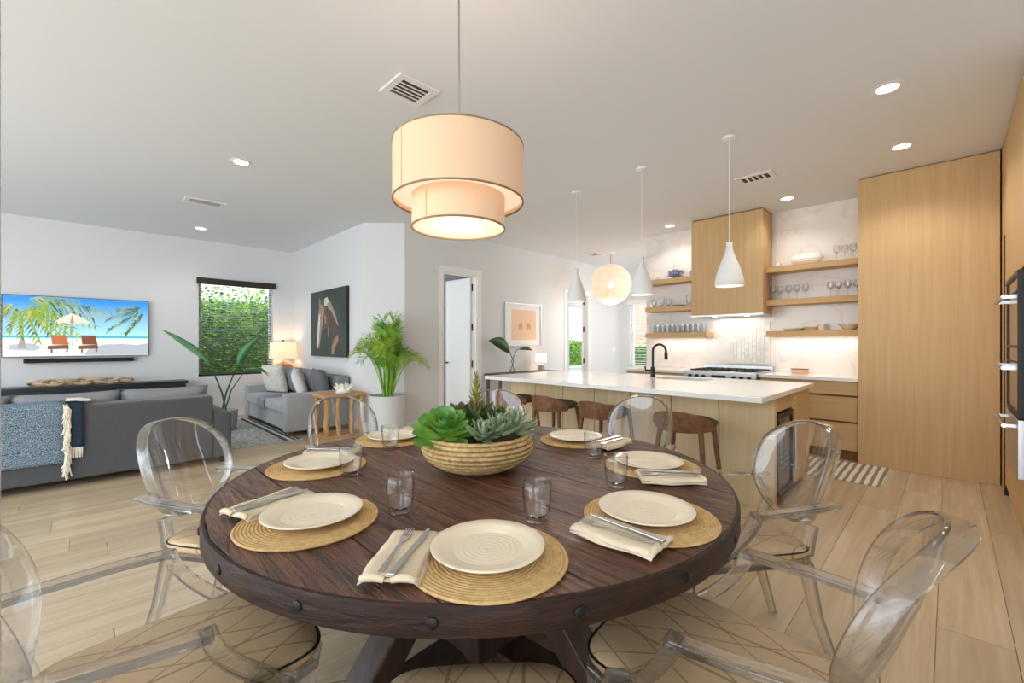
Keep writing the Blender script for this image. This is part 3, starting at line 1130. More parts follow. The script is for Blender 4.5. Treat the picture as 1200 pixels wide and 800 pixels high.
# marble splashback slabs
bs = MB().box(KX - 0.02, KX - 0.001, 0.695, 1.66, 0.921, CZ - 0.002).build('backsplash_slab', MARBLE)
tag(bs, 'warm white veined marble slab behind the right hand shelves', 'backsplash')
bs = MB().box(KX - 0.02, KX - 0.001, 2.66, 3.555, 0.921, CZ - 0.002).build('backsplash_slab', MARBLE)
tag(bs, 'warm white veined marble slab behind the left hand shelves', 'backsplash')
bs = MB().box(KX - 0.02, KX - 0.001, 1.661, 2.659, 0.921, 1.80).build('backsplash_slab', MARBLE)
tag(bs, 'marble slab between the range and the hood', 'backsplash')
mp_ = thing('mosaic_panel', 'framed pearl mosaic tile panel behind the range under the hood', 'tile panel', (KX - 0.021, 1.72, 1.02))
fr = MB().slab([0, 0.02, 0.52, 0.54], [0, 0.02, 0.56, 0.58], 0, -0.014, lambda u, v, d: (d, u, v), {(1, 1)})
fr.build('pencil_frame', plain('pearl_trim', '#efebdd', 0.2), mp_)
tl = None
rt = random.Random(9)
TM = [plain('pearl_tile_%d' % i, c, 0.12, spec=0.6) for i, c in enumerate(('#e9e6da', '#e3e0d2', '#efede4', '#dcdbce'))]
tm = []
for q in TM:
    o = MB().box(-0.006, 0, -0.0235, 0.0235, -0.0235, 0.0235).build('tile', q, mp_)
    tm.append(o)
k = 0
for i in range(10):
    for j in range(11):
        q = tm[rt.randrange(4)]
        if k < 4:
            o = tm[k]
        else:
            o = bpy.data.objects.new('tile', q.data)
            COL.objects.link(o)
            o.parent = mp_
        o.location = (-0.002, 0.045 + i * 0.05, 0.045 + j * 0.049)
        k += 1
# range hood
hd = thing('range_hood', 'tall oak clad range hood reaching the ceiling', 'range hood', (6.27, 1.70, 0))
MB().box(0, 0.43 - 0.001, 0, 0.93, 1.70, CZ - 0.022).build('oak_box', OAK_V, hd, bevel=0.002)
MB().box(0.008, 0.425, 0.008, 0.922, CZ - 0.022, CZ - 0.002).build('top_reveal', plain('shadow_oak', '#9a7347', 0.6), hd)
MB().box(0.0, 0.425, -0.004, 0.934, 1.683, 1.70).build('steel_insert', STEEL, hd)
for yy in (0.25, 0.68):
    MB().lathe([(0, 0), (0.03, 0), (0.03, -0.004), (0, -0.005)], 16, (0.2, yy, 1.682)).build('hood_light', glow('hood_lens', '#fff3e0', 6), hd)
lamp('hood_beam', 'AREA', (0.2, 0.46, 1.67), 1.8, (1, 0.9, 0.76), 0.3, None, hd, sizey=0.6)
# range
rg = thing('gas_range', 'stainless steel gas range with black knobs below the hood', 'range', (5.94, 1.68, 0))
MB().box(0.03, 0.74, 0.0, 0.905, 0.06, 0.90).build('body', STEEL, rg, bevel=0.004)
MB().box(0.0, 0.74, 0.0, 0.905, 0.90, 0.935).build('cooktop', STEEL, rg, bevel=0.004)
MB().box(-0.02, 0.03, 0.0, 0.905, 0.80, 0.925).build('control_panel', STEEL, rg, bevel=0.008)
MB().box(-0.023, -0.019, 0.36, 0.54, 0.845, 0.885).build('display', BLACK, rg)
for yy in (0.08, 0.17, 0.26, 0.64, 0.73, 0.82):
    MB().tube([(-0.02, yy, 0.865), (-0.055, yy, 0.865)], [0.024, 0.020], 16).build('knob', BLACK, rg, smooth=40)
MB().box(0.0, 0.03, 0.03, 0.875, 0.12, 0.77).build('oven_door', STEEL, rg, bevel=0.004)
MB().tube([(-0.04, 0.06, 0.72), (-0.04, 0.845, 0.72)], 0.012, 10).build('oven_handle', STEEL, rg, smooth=30)
for yy in (0.16, 0.45, 0.74):
    gm = MB()
    for q in (-0.1, 0, 0.1):
        gm.box(0.08, 0.68, yy + q - 0.006, yy + q + 0.006, 0.936, 0.952)
    for q in (0.09, 0.38, 0.67):
        gm.box(q - 0.006, q + 0.006, yy - 0.12, yy + 0.12, 0.936, 0.952)
    gm.build('grate', BLACK, rg)
MB().box(0.70, 0.74, 0.0, 0.905, 0.935, 0.985).build('back_guard', STEEL, rg)
for yy in (0.05, 0.85):
    for xx in (0.08, 0.66):
        MB().tube([(xx, yy, 0), (xx, yy, 0.06)], 0.02, 8).build('foot', BLACK, rg)

# floating shelves
def shelf(y0, y1, zb, label, wide=0.0):
    o = MB().box(6.40, KX - 0.021, y0, y1, zb, zb + 0.072).build('floating_shelf', OAK_SHELF, bevel=0.002)
    return tag(o, label, 'shelf', 'oak floating shelves')
SHR = (1.392, 1.80, 2.232)
for z, nm in zip(SHR, ('lowest', 'middle', 'top')):
    shelf(0.695, 1.698, z, nm + ' oak floating shelf between hood and tall panel')
shelf(2.47, 3.43, SHR[0], 'lowest oak floating shelf left of the hood')
shelf(2.634, 3.43, SHR[1], 'middle oak floating shelf left of the hood')
shelf(2.634, 3.43, SHR[2], 'top oak floating shelf left of the hood')
lamp('shelf_strip', 'AREA', (6.56, 1.19, 1.388), 1.2, (1.0, 0.83, 0.70), 0.05, None, None, sizey=0.9)
lamp('shelf_strip', 'AREA', (6.56, 2.95, 1.388), 1.1, (1.0, 0.83, 0.70), 0.05, None, None, sizey=0.85)

# tall panelled pantry and oven wall
pn = thing('pantry_cabinet', 'full height plain oak panel cabinet beside the ovens', 'cabinet', (5.95, -0.33, 0))
MB().box(0, 0.74, 0.0, 1.02, 0.0, CZ - 0.012).build('oak_panel', OAK_V, pn, bevel=0.002)
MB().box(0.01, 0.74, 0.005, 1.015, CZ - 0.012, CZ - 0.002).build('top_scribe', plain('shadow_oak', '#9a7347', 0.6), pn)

ov = thing('oven_cabinet', 'tall oak oven cabinet along the right edge', 'cabinet', (3.95, -0.34, 0))
MB().box(0, 2.74, -0.6, -0.02, 0.0, CZ - 0.003).build('carcass', OAK_V, ov)
for (a, b, z0, z1) in ((1.71, 1.998, 2.235, CZ - 0.02), (1.71, 1.998, 0.0, 2.225), (0.25, 1.66, 1.80, CZ - 0.02), (0.25, 1.66, 0.10, 0.42), (1.10, 1.66, 0.43, 1.79)):
    MB().box(a, b, -0.02, 0.0, z0, z1).build('door', OAK_V, ov, bevel=0.002)
MB().box(1.66, 1.712, -0.02, 0.004, 0.0, 2.23).build('edge_pull', plain('black_channel', '#1d1614', 0.5), ov)
ow = thing('wall_oven', 'black framed stainless double wall oven at the right edge', 'oven', (4.25, -0.34, 0))
f = MB().slab([0.0, 0.03, 0.74, 0.775], [0.82, 0.85, 1.27, 1.29, 1.74, 1.775], 0.0, 0.03, lambda u, v, d: (u, d, v), {(1, 1), (1, 3)})
f.build('black_frame', BLACK, ow, bevel=0.002)
DG = plain('oven_glass', '#6a5a4e', 0.1, spec=0.7)
for z0, z1 in ((0.85, 1.27), (1.29, 1.74)):
    d = MB().box(0.03, 0.74, 0.0, 0.022, z0, z1).build('oven_door', DG, ow)
    MB().box(0.03, 0.74, 0.02, 0.03, z1 - 0.10, z1 - 0.09).build('door_line', BLACK, d)
    hz = z1 - 0.13
    h = MB().tube([(0.06, 0.085, hz), (0.71, 0.085, hz)], 0.014, 10)
    h.box(0.08, 0.10, 0.02, 0.085, hz - 0.012, hz + 0.012)
    h.box(0.67, 0.69, 0.02, 0.085, hz - 0.012, hz + 0.012)
    h.build('handle', STEEL, d, smooth=30)
lw = MB().box(0.0, 0.775, 0.0, 0.03, 0.43, 0.81).build('warming_drawer', STEEL, ow, bevel=0.003)
h = MB().tube([(0.06, 0.085, 0.76), (0.71, 0.085, 0.76)], 0.014, 10)
h.box(0.08, 0.10, 0.03, 0.085, 0.75, 0.77)
h.box(0.67, 0.69, 0.03, 0.085, 0.75, 0.77)
h.build('handle', STEEL, lw, smooth=30)

# striped runner
rn = thing('kitchen_runner', 'grey and cream striped woven runner before the tall panel', 'rug', (5.52, 0.70, 0.0), 0)
MB().box(-0.40, 0.42, -0.27, 1.5, 0.001, 0.008).build('weave', stripe_mat('runner_stripe', '#8f8678', '#e6dccb', 5.0, R(90), 1.2, lo=0.35, hi=0.55), rn)
fg = MB()
for i in range(40):
    x = -0.40 + 0.82 * (i + 0.5) / 40
    fg.bar([(x, -0.27, 0.005), (x + random.uniform(-.008, .008), -0.31, 0.003)], 0.006, 0.003)
stuff(fg.build('fringe', LINEN, rn))

# things on the shelves
def tumbler_mesh(r0, r1, h, n=16):
    return [(0, 0), (r0 * 0.9, 0), (r0, 0.004), (r1, h), (r1 - 0.002, h), (r0 - 0.002, 0.012), (0, 0.012)]
SHELFG = clear('shelf_glass', (0.955, 0.96, 0.965), (0.66, 0.68, 0.69), 1.5, 0.03, 2.0)
zt = SHR[0] + 0.0725
g0 = None
for rrow in range(2):
    for i in range(11):
        yy = 2.53 + i * 0.08 + rrow * 0.03
        p = (6.47 + rrow * 0.10, yy, zt)
        if g0 is None:
            g0 = MB().lathe(tumbler_mesh(0.028, 0.033, 0.13), 14).build('drinking_glass', SHELFG, smooth=40)
            g0.location = p
            tag(g0, 'clear tumbler in the rows on the lowest left shelf', 'glass', 'tumblers on the lowest left shelf')
        else:
            o = g0.copy()
            COL.objects.link(o)
            o.location = p
wine = [(0, 0), (0.033, 0), (0.033, 0.003), (0.005, 0.010), (0.004, 0.075), (0.012, 0.085), (0.034, 0.115), (0.038, 0.145), (0.031, 0.185), (0.029, 0.185), (0.035, 0.145), (0.030, 0.115), (0.0, 0.09)]
def wineglass(p, label, group, first=[None]):
    if first[0] is None:
        o = MB().lathe(wine, 14).build('stemmed_glass', SHELFG, smooth=40)
        first[0] = o
    else:
        o = first[0].copy()
        COL.objects.link(o)
    o.location = p
    tag(o, label, 'glass', group)
zt = SHR[1] + 0.0725
for yy in (0.76, 0.85, 0.94, 1.02, 1.28, 1.37, 1.46, 1.56, 1.64):
    wineglass((6.50, yy, zt), 'clear stemmed glass on the middle right shelf, in the cluster by the ' + ('panel' if yy < 1.1 else 'hood'), 'stemmed glasses on the middle right shelf')
zt = SHR[2] + 0.0725
for yy, nm in ((0.80, 'nearest the panel'), (0.88, 'middle of three'), (0.96, 'nearest the shell')):
    wineglass((6.50, yy, zt), 'clear stemmed glass on the top right shelf, ' + nm, 'stemmed glasses on the top right shelf')
# ribbed white shell vase lying on the top right shelf
def shell_vase():
    t = thing('shell_vase', 'large ribbed white shell lying on the top right shelf', 'ornament', (6.54, 1.27, SHR[2] + 0.0725))
    m = MB()
    def fn(u, v):
        a = 2 * PI * u
        x = (v - 0.5) * 0.36
        rr = 0.075 * (max(0.0, 1 - abs(2 * v - 1) ** 2.6)) ** 0.5 * (1 + 0.05 * math.cos(14 * a))
        return (rr * math.cos(a) * 0.9, x, 0.075 + rr * math.sin(a))
    m.grid(fn, 56, 16)
    m.build('shell', WHITEC, t, smooth='all')
    f = MB()
    for q in (-0.05, 0.05):
        f.cbox((0, q, 0.008), (0.07, 0.03, 0.016))
        f.build('stand_foot', OAK_SHELF, t)
        f = MB()
shell_vase()
o = MB().lathe([(0, 0), (0.02, 0), (0.035, 0.02), (0.03, 0.045), (0.012, 0.055), (0, 0.055)], 14, (0, 0, 0)).build('pebble_ornament', WHITEC, smooth=True)
o.location = (6.50, 1.58, SHR[2] + 0.0725)
tag(o, 'small white pebble ornament beside the shell', 'ornament')
zt = SHR[0] + 0.0725
# crockery on the lowest right shelf
for i in range(4):
    o = MB().lathe([(0, 0), (0.07, 0), (0.11, 0.010), (0.112, 0.013), (0.07, 0.005), (0, 0.005)], 28).build('plate', CREAM, smooth=True)
    o.location = (6.54, 1.42, zt + i * 0.0065)
    tag(o, ('bottom', 'second', 'third', 'top')[i] + ' cream plate of the low stack on the lowest right shelf', 'plate', 'stacked plates on the lowest right shelf')
o = MB().lathe([(0, 0), (0.035, 0), (0.042, 0.03), (0.040, 0.085), (0.037, 0.085), (0.038, 0.03), (0, 0.008)], 20).build('cup', plain('pink_ceramic', '#ead5cb', 0.3), smooth=True)
o.location = (6.52, 1.11, zt)
tag(o, 'pale pink ceramic cup on the lowest right shelf', 'cup')
o = MB().lathe([(0, 0), (0.05, 0), (0.06, 0.01), (0.115, 0.07), (0.111, 0.07), (0.055, 0.016), (0, 0.012)], 28).build('bowl', CREAM, smooth=True)
o.location = (6.53, 0.84, zt)
tag(o, 'white serving bowl on the lowest right shelf by the panel', 'bowl')
o = MB().lathe([(0, 0), (0.06, 0), (0.075, 0.006), (0.09, 0.05), (0.087, 0.05), (0.07, 0.012), (0, 0.01)], 24).build('bowl', plain('tan_bowl', '#d9b893', 0.4), smooth=True)
o.location = (6.60, 1.24, zt)
tag(o, 'small tan bowl behind the pink cup', 'bowl')
# left shelves
bl = thing('coral_ornament', 'spiky blue grey coral ball on the top left shelf', 'ornament', (6.52, 2.98, SHR[2] + 0.0725))
m = MB()
rr_ = random.Random(5)
m.lathe([(0, 0.01), (0.05, 0.02), (0.075, 0.07), (0.05, 0.115), (0, 0.13)], 16)
m.build('core', plain('coral_blue', '#6f7f9c', 0.7, var=0.3, vscale=40), bl)
m = MB()
for i in range(110):
    d = Vector((rr_.gauss(0, 1), rr_.gauss(0, 1), rr_.gauss(0, 1))).normalized()
    if d.z < -0.6:
        continue
    c = Vector((0, 0, 0.075))
    L = rr_.uniform(0.085, 0.115)
    m.tube([c + Vector((d.x * 0.05, d.y * 0.06, d.z * 0.04)), c + Vector((d.x * L, d.y * L * 1.2, d.z * L * 0.7))], [0.012, 0.007], 5)
stuff(m.build('coral_fingers', plain('coral_tip', '#8793ad', 0.7, var=0.4, vscale=50), bl))
o = MB().lathe([(0, 0), (0.03, 0), (0.055, 0.04), (0.05, 0.09), (0.02, 0.11), (0.02, 0.12), (0, 0.12)], 18).build('vase', plain('grey_ceramic', '#b9bab6', 0.4), smooth=True)
o.location = (6.50, 2.70, SHR[2] + 0.0725)
tag(o, 'round grey vase against the hood on the top left shelf', 'vase')
o = MB().lathe([(0, 0), (0.04, 0), (0.06, 0.03), (0.057, 0.03), (0, 0.008)], 18).build('dish', WHITEC, smooth=True)
o.location = (6.50, 3.30, SHR[2] + 0.0725)
tag(o, 'small white dish at the end of the top left shelf', 'dish')
zt = SHR[1] + 0.0725
for yy, r_, h_, nm in ((3.33, 0.045, 0.13, 'at the outer end'), (3.20, 0.05, 0.16, 'second from the outer end'), (3.08, 0.045, 0.12, 'third from the outer end'), (2.76, 0.05, 0.17, 'nearest the hood')):
    o = MB().lathe([(0, 0), (r_ * 0.7, 0), (r_, h_ * 0.4), (r_ * 0.85, h_), (r_ * 0.85 - 0.003, h_), (r_ - 0.003, h_ * 0.4), (0, 0.01)], 18).build('glass_vase', SHELFG, smooth=True)
    o.location = (6.50, yy, zt)
    tag(o, 'clear glass vase on the middle left shelf, ' + nm, 'vase', 'glass vases on the middle left shelf')
o = MB().box(-0.06, 0.06, -0.08, 0.08, 0, 0.022).build('tray', plain('olive_tray', '#7b6b45', 0.5), bevel=0.004)
o.location = (6.50, 2.92, zt)
tag(o, 'small olive brown tray on the middle left shelf', 'tray')
# small salmon box on the counter
sb = thing('recipe_box', 'salmon pink box with dark lid on the back counter', 'box', (6.45, 1.33, 0.92))
MB().box(-0.05, 0.05, -0.085, 0.085, 0, 0.055).build('box', plain('salmon', '#e2b49c', 0.6), sb, bevel=0.003)
MB().box(-0.053, 0.053, -0.088, 0.088, 0.055, 0.064).build('lid', plain('dark_lid', '#6d4a3c', 0.5), sb, bevel=0.002)
o = MB().box(KX - 0.026, KX - 0.0205, 1.52, 1.60, 1.06, 1.18).build('wall_outlet', WHITEM, bevel=0.002)
tag(o, 'white wall outlet plate right of the mosaic panel', 'outlet')
sw = thing('light_switch', 'white light switch plate beyond the globe pendant', 'light switch', (9.0, DY - 0.001, 1.16))
MB().box(-0.06, 0.06, -0.008, 0, -0.06, 0.06).build('plate', TRIM, sw, bevel=0.002)
MB().box(-0.015, 0.015, -0.013, -0.006, -0.03, 0.03).build('rocker', WHITEM, sw)

# counter stools
def stool():
    t = thing('counter_stool', 'x', 'stool', (0, 0, 0), 0, 'walnut counter stools along the island')
    # local: front +x (towards the island)
    m = MB()
    def fn(u, v):
        a = 2 * PI * u
        r = v
        x = 0.20 * r * math.cos(a)
        yv = 0.215 * r * math.sin(a)
        e = abs(math.cos(a)) ** 0.3
        return (x, yv, 0.705 + 0.018 * r * r * (1 if math.cos(a) > 0 else 0.4) - (0.02 if r > 0.95 else 0))
    m.grid(fn, 32, 6)
    m.build('seat_pad', plain('stool_seat', '#4b4038', 0.6, spec=0.3), t, smooth='all', solid=0.03)
    # curved back shell wrapping the rear
    b = MB()
    N = 24
    ring = []
    for i in range(N + 1):
        a = R(112) + R(136) * i / N
        s_ = math.sin(PI * i / N)
        h0 = 0.665 - 0.015 * s_
        h1 = 0.700 + 0.105 * s_ ** 0.55
        for rr, z in ((0.235, h0), (0.245, (h0 + h1) / 2), (0.250, h1), (0.232, h1), (0.222, h0)):
            ring.append((rr * math.cos(a) * 0.95, rr * math.sin(a), z))
    fs = []
    for i in range(N):
        for k in range(5):
            fs.append((i * 5 + k, i * 5 + (k + 1) % 5, i * 5 + 5 + (k + 1) % 5, i * 5 + 5 + k))
    fs.append((0, 1, 2, 3, 4))
    fs.append(tuple(N * 5 + k for k in (4, 3, 2, 1, 0)))
    b.add(ring, fs)
    b.build('backrest', WALNUT, t, smooth=50)
    for sx in (-1, 1):
        for sy in (-1, 1):
            MB().tube([(sx * 0.14, sy * 0.15, 0.68), (sx * 0.205, sy * 0.215, 0.0)], [0.020, 0.012], 10).build('leg', WALNUT, t, smooth=40)
    f = MB().tube([(-0.183, -0.193, 0.22), (0.183, -0.193, 0.22), (0.183, 0.193, 0.22), (-0.183, 0.193, 0.22)], 0.009, 8, closed=True)
    f.build('footrest', BLACK, t, smooth=30)
    return t
s0 = stool()
ST = [(3.36, 3.32, 'walnut counter stool farthest along the island, behind the succulents'), (3.34, 2.75, 'walnut counter stool second from the far end of the island'),
      (3.32, 2.16, 'walnut counter stool third from the far end of the island'), (3.30, 1.42, 'walnut counter stool nearest the right end of the island')]
for i, (x, y_, lb) in enumerate(ST):
    o = s0 if i == 0 else dup(s0, (x, y_, 0), R(random.uniform(-6, 6)), lb)
    o.location = (x, y_, 0)
    o['label'] = lb

# ------------------------------------------------------------------ dining table
TC = (1.205, 1.40)
TZ = 0.775
TR = 0.975
def table():
    t = thing('dining_table', 'large round dark plank dining table with bolted rim', 'table', (TC[0], TC[1], 0))
    r = TR - 0.012
    n = 7
    w = 2 * r / n
    for i in range(n):
        xa = -r + i * w
        xb = xa + w
        ga = 0.0 if i == 0 else 0.0022
        gb = 0.0 if i == n - 1 else 0.0022
        xa += ga
        xb -= gb
        pts = []
        K = 16
        for k in range(K + 1):
            x = xa + (xb - xa) * k / K
            pts.append((x, -math.sqrt(max(0, r * r - x * x))))
        for k in range(K + 1):
            x = xb - (xb - xa) * k / K
            q = math.sqrt(max(0, r * r - x * x))
            if q > 1e-6 or 0 < k < K:
                pts.append((x, q))
        # drop doubled end points on the outermost boards
        P = []
        for q in pts:
            if not P or (Vector(q) - Vector(P[-1])).length > 1e-4:
                P.append(q)
        if (Vector(P[0]) - Vector(P[-1])).length < 1e-4:
            P.pop()
        MB().prism(P, TZ - 0.045, TZ - random.uniform(0, 0.0015)).build('top_board', DARKWOOD, t, bevel=0.003)
    band = MB().lathe([(TR - 0.014, TZ - 0.070), (TR - 0.004, TZ - 0.071), (TR, TZ - 0.064), (TR, TZ - 0.012), (TR - 0.004, TZ - 0.003), (TR - 0.012, TZ - 0.002), (TR - 0.014, TZ - 0.070)], 160)
    rim = band.build('rim_band', RIMWOOD, t, smooth=30)
    for k in range(20):
        a = 2 * PI * k / 20 + 0.13
        d = Vector((math.cos(a), math.sin(a), 0))
        MB().tube([d * (TR - 0.004) + Vector((0, 0, TZ - 0.036)), d * (TR + 0.003) + Vector((0, 0, TZ - 0.036)), d * (TR + 0.006) + Vector((0, 0, TZ - 0.036))], [0.014, 0.013, 0.007], 10).build('bolt', plain('iron_bolt', '#2c2a29', 0.45, metal=0.7), rim, smooth=True)
    DK = wood('table_base_wood', '#231712', '#4c3428', (14, 14, 2.5), 0.45, 0.6, spec=0.5)
    MB().lathe([(0, TZ - 0.10), (0.72, TZ - 0.10), (0.72, TZ - 0.046), (0, TZ - 0.046)], 48).build('under_plate', DK, t)
    MB().box(-0.16, 0.16, -0.16, 0.16, 0.08, TZ - 0.10).build('pedestal', DK, t, bevel=0.01)
    for k in range(4):
        a = PI / 2 * k + R(4)
        M = Matrix.Rotation(a, 4, 'Z')
        MB().bar([(0.12, 0, 0.05), (0.66, 0, 0.05)], 0.15, 0.10, (0, 1, 0)).xf(M).build('foot_beam', DK, t, bevel=0.008)
        MB().bar([(0.60, 0, 0.09), (0.12, 0, 0.62)], 0.12, 0.10, (0, 1, 0)).xf(M).build('brace', DK, t, bevel=0.008)
        MB().bar([(0.10, 0, 0.63), (0.70, 0, 0.63)], 0.14, 0.09, (0, 1, 0)).xf(M).build('top_beam', DK, t, bevel=0.008)
table()

# ------------------------------------------------------------------ clear armchairs
def chair():
    t = thing('armchair', 'x', 'chair', (0, 0, 0), 0, 'clear acrylic armchairs round the table')
    # local: faces +y; seat middle at the origin
    seat = [(-0.245, 0.17), (-0.225, 0.235), (-0.16, 0.265), (0.16, 0.265), (0.225, 0.235), (0.245, 0.17), (0.205, -0.16), (0.18, -0.205), (0.13, -0.225), (-0.13, -0.225), (-0.18, -0.205), (-0.205, -0.16)]
    MB().prism(seat, 0.425, 0.45).build('seat', ACRYLIC, t, bevel=0.005)
    cu = [(x * 0.985, y_ * 0.985 + 0.002) for x, y_ in seat]
    c = MB()
    n = len(cu)
    rings = ((0.97, 0.452), (1.0, 0.462), (1.0, 0.478), (0.965, 0.492), (0.8, 0.499), (0.45, 0.501))
    vs_ = []
    fs = []
    # finer outline
    fine = []
    for i in range(n):
        a, b = Vector(cu[i]), Vector(cu[(i + 1) % n])
        for q in range(4):
            fine.append(a.lerp(b, q / 4))
    for it in range(3):
        fine = [(fine[i - 1] + fine[i] * 2 + fine[(i + 1) % len(fine)]) / 4 for i in range(len(fine))]
    n = len(fine)
    for s_, z in rings:
        for p in fine:
            vs_.append((p.x * s_, p.y * s_, z))
    for k in range(len(rings) - 1):
        for i in range(n):
            j = (i + 1) % n
            fs.append((k * n + i, k * n + j, (k + 1) * n + j, (k + 1) * n + i))
    fs.append(tuple((len(rings) - 1) * n + i for i in range(n)))
    fs.append(tuple(range(n - 1, -1, -1)))
    cus = c.add(vs_, fs).build('seat_cushion', CUSHION, t, smooth=50)
    MB().tube([(p.x * 1.003, p.y * 1.003, 0.480) for p in fine], 0.0035, 6, closed=True).build('piping', plain('black_piping', '#1b1713', 0.5), cus, smooth=True)
    # legs
    for sx in (-1, 1):
        MB().bar([(sx * 0.205, 0.215, 0.43), (sx * 0.212, 0.222, 0.2), (sx * 0.215, 0.225, 0.0)], 0.042, 0.036, (1, 0, 0), (1, 0.85, 0.66)).build('leg', ACRYLIC, t, bevel=0.004)
        MB().bar([(sx * 0.165, -0.195, 0.43), (sx * 0.18, -0.225, 0.22), (sx * 0.20, -0.285, 0.0)], 0.042, 0.036, (1, 0, 0), (1, 0.85, 0.66)).build('leg', ACRYLIC, t, bevel=0.004)
        # back post from the seat to the oval
        MB().bar([(sx * 0.155, -0.205, 0.45), (sx * 0.150, -0.215, 0.50), (sx * 0.143, -0.232, 0.565)], 0.040, 0.03, (1, 0, 0)).build('back_post', ACRYLIC, t, bevel=0.004)
        # arm: flat from the oval forward, then a curved drop to the seat edge
        pts = [(sx * 0.205, -0.275, 0.672), (sx * 0.232, -0.20, 0.668), (sx * 0.258, -0.08, 0.662), (sx * 0.268, 0.03, 0.655)]
        MB().bar(pts, 0.046, 0.020, (1, 0, 0)).build('armrest', ACRYLIC, t, bevel=0.004)
        pts = [(sx * 0.268, 0.022, 0.662)]
        for q in range(1, 8):
            u = q / 7
            pts.append((sx * (0.268 - 0.036 * u), 0.022 + 0.15 * u ** 1.6, 0.662 - 0.225 * u))
        MB().bar(pts, 0.044, 0.030, (1, 0, 0)).build('arm_post', ACRYLIC, t, bevel=0.004)
    # oval back: dished panel with a deep rim
    ca, sa = math.cos(R(16)), math.sin(R(16))
    def P(x, z, d):
        # x across, z up in the plane, d backward; the plane leans back and curves round the sitter
        d2 = d - 1.25 * x * x
        return (x, -0.275 - sa * z - ca * d2 * 1.0, 0.748 + ca * z - sa * d2)
    def oval(a, k=1.0):
        s_, c_ = math.sin(a), math.cos(a)
        e = 2 / 2.25
        x = math.copysign(abs(c_) ** e, c_) * 0.215 * k
        z = math.copysign(abs(s_) ** e, s_) * 0.215 * k
        if z < 0:
            x *= 1 - 0.10 * (z / 0.215) ** 2
        return x, z
    N = 56
    def sheet(d):
        m_ = MB()
        vs2 = []
        fs2 = []
        kk = (0.0, 0.3, 0.6, 0.85, 0.97)
        vs2.append(P(0, 0, d + 0.012))
        for k in kk[1:]:
            for i in range(N):
                x, z = oval(2 * PI * i / N, k)
                vs2.append(P(x, z, d + 0.012 * (1 - k * k)))
        for i in range(N):
            fs2.append((0, 1 + i, 1 + (i + 1) % N))
        for q in range(len(kk) - 2):
            for i in range(N):
                j = (i + 1) % N
                fs2.append((1 + q * N + i, 1 + q * N + j, 1 + (q + 1) * N + j, 1 + (q + 1) * N + i))
        return m_.add(vs2, fs2)
    bk_ = sheet(0.004).build('backrest', ACRYSHEET, t, smooth='all')
    rim = MB()
    vs3 = []
    fs3 = []
    sec = ((0.968, -0.006), (1.0, -0.006), (1.018, 0.0), (1.024, 0.034), (1.006, 0.036), (0.985, 0.006))
    for i in range(N):
        for k, d in sec:
            x, z = oval(2 * PI * i / N, k)
            vs3.append(P(x, z, d))
    S = len(sec)
    for i in range(N):
        j = (i + 1) % N
        for k in range(S):
            fs3.append((i * S + k, i * S + (k + 1) % S, j * S + (k + 1) % S, j * S + k))
    rim.add(vs3, fs3).build('back_rim', ACRYLIC, t, smooth=50)
    return t
ch0 = chair()
CH = [(-131, 1.055, 0, (1, 1.2, 1), 'clear armchair nearest, its patterned seat showing below the front plate'),
      (179, 1.04, 2, None, 'clear armchair at lower left with its whole patterned seat in view'),
      (130, 1.05, 0, None, 'clear oval back armchair at left before the charcoal sofa'),
      (91, 1.03, 0, None, 'clear oval back armchair before the wooden end table'),
      (45, 1.02, 0, None, 'clear armchair on the far side behind the basket of succulents'),
      (0, 1.03, 0, None, 'clear oval back armchair in front of the walnut stools'),
      (-42.5, 1.06, 0, None, 'clear oval back armchair at right before the kitchen drawers'),
      (-91.5, 1.0, 3, None, 'clear armchair at lower right with its back rim nearest')]
for i, (th, rad, dz, sc, lb) in enumerate(CH):
    p = (TC[0] + rad * math.cos(R(th)), TC[1] + rad * math.sin(R(th)), 0)
    rz = R(th + 90 + dz)
    if i == 0:
        o = ch0
        o.location = p
        o.rotation_euler = (0, 0, rz)
        o.scale = sc
        o['label'] = lb
    else:
        dup(ch0, p, rz, lb)

# ------------------------------------------------------------------ place settings
PLACES = [('front', (0.705, 0.795), -131), ('left', (0.475, 1.333), -174), ('leftback', (0.71, 1.895), 136), ('back', (1.205, 2.145), 91),
          ('rightback', (1.905, 1.425), 1), ('right', (1.725, 0.895), -46), ('rightfront', (1.213, 0.635), -91)]
WHERE = {'front': 'at the nearest place', 'left': 'at the near left place', 'leftback': 'at the far left place', 'back': 'at the place left of the succulent basket',
         'rightback': 'at the place right of the succulent basket', 'right': 'at the far right place', 'rightfront': 'at the near right place'}
def place_obj(src, p, rz, label, group):
    o = src.copy()
    COL.objects.link(o)
    for c in src.children:
        k = c.copy()
        COL.objects.link(k)
        k.parent = o
    o.location = p
    o.rotation_euler = (0, 0, rz)
    o['label'] = label
    o['group'] = group
    return o
# prototypes
prof = [(0, 0.0)]
top = []
nr = 21
for k in range(nr):
    r = 0.196 * (k + 0.5) / nr
    dr = 0.196 / nr / 2
    top += [(r - dr, 0.0030), (r - dr * 0.55, 0.0070), (r + dr * 0.55, 0.0070)]
prof = [(0, 0.005)] + top[1:] + [(0.196, 0.004), (0.194, 0.0), (0, 0.0)]
P_MAT = MB().lathe(prof, 72).build('placemat', STRAW, smooth='all')
pl = [(0, 0.004), (0.055, 0.004), (0.058, 0.0), (0.066, 0.0), (0.075, 0.005), (0.118, 0.013), (0.138, 0.0205), (0.1415, 0.0235), (0.139, 0.0255), (0.118, 0.0185), (0.098, 0.0145), (0.09, 0.0125)]
for k in range(6):
    r = 0.084 - k * 0.013
    pl += [(r, 0.0105), (r - 0.005, 0.0118), (r - 0.009, 0.0108)]
pl += [(0, 0.0105)]
P_PLATE = MB().lathe(pl, 72).build('dinner_plate', CREAM, smooth='all')
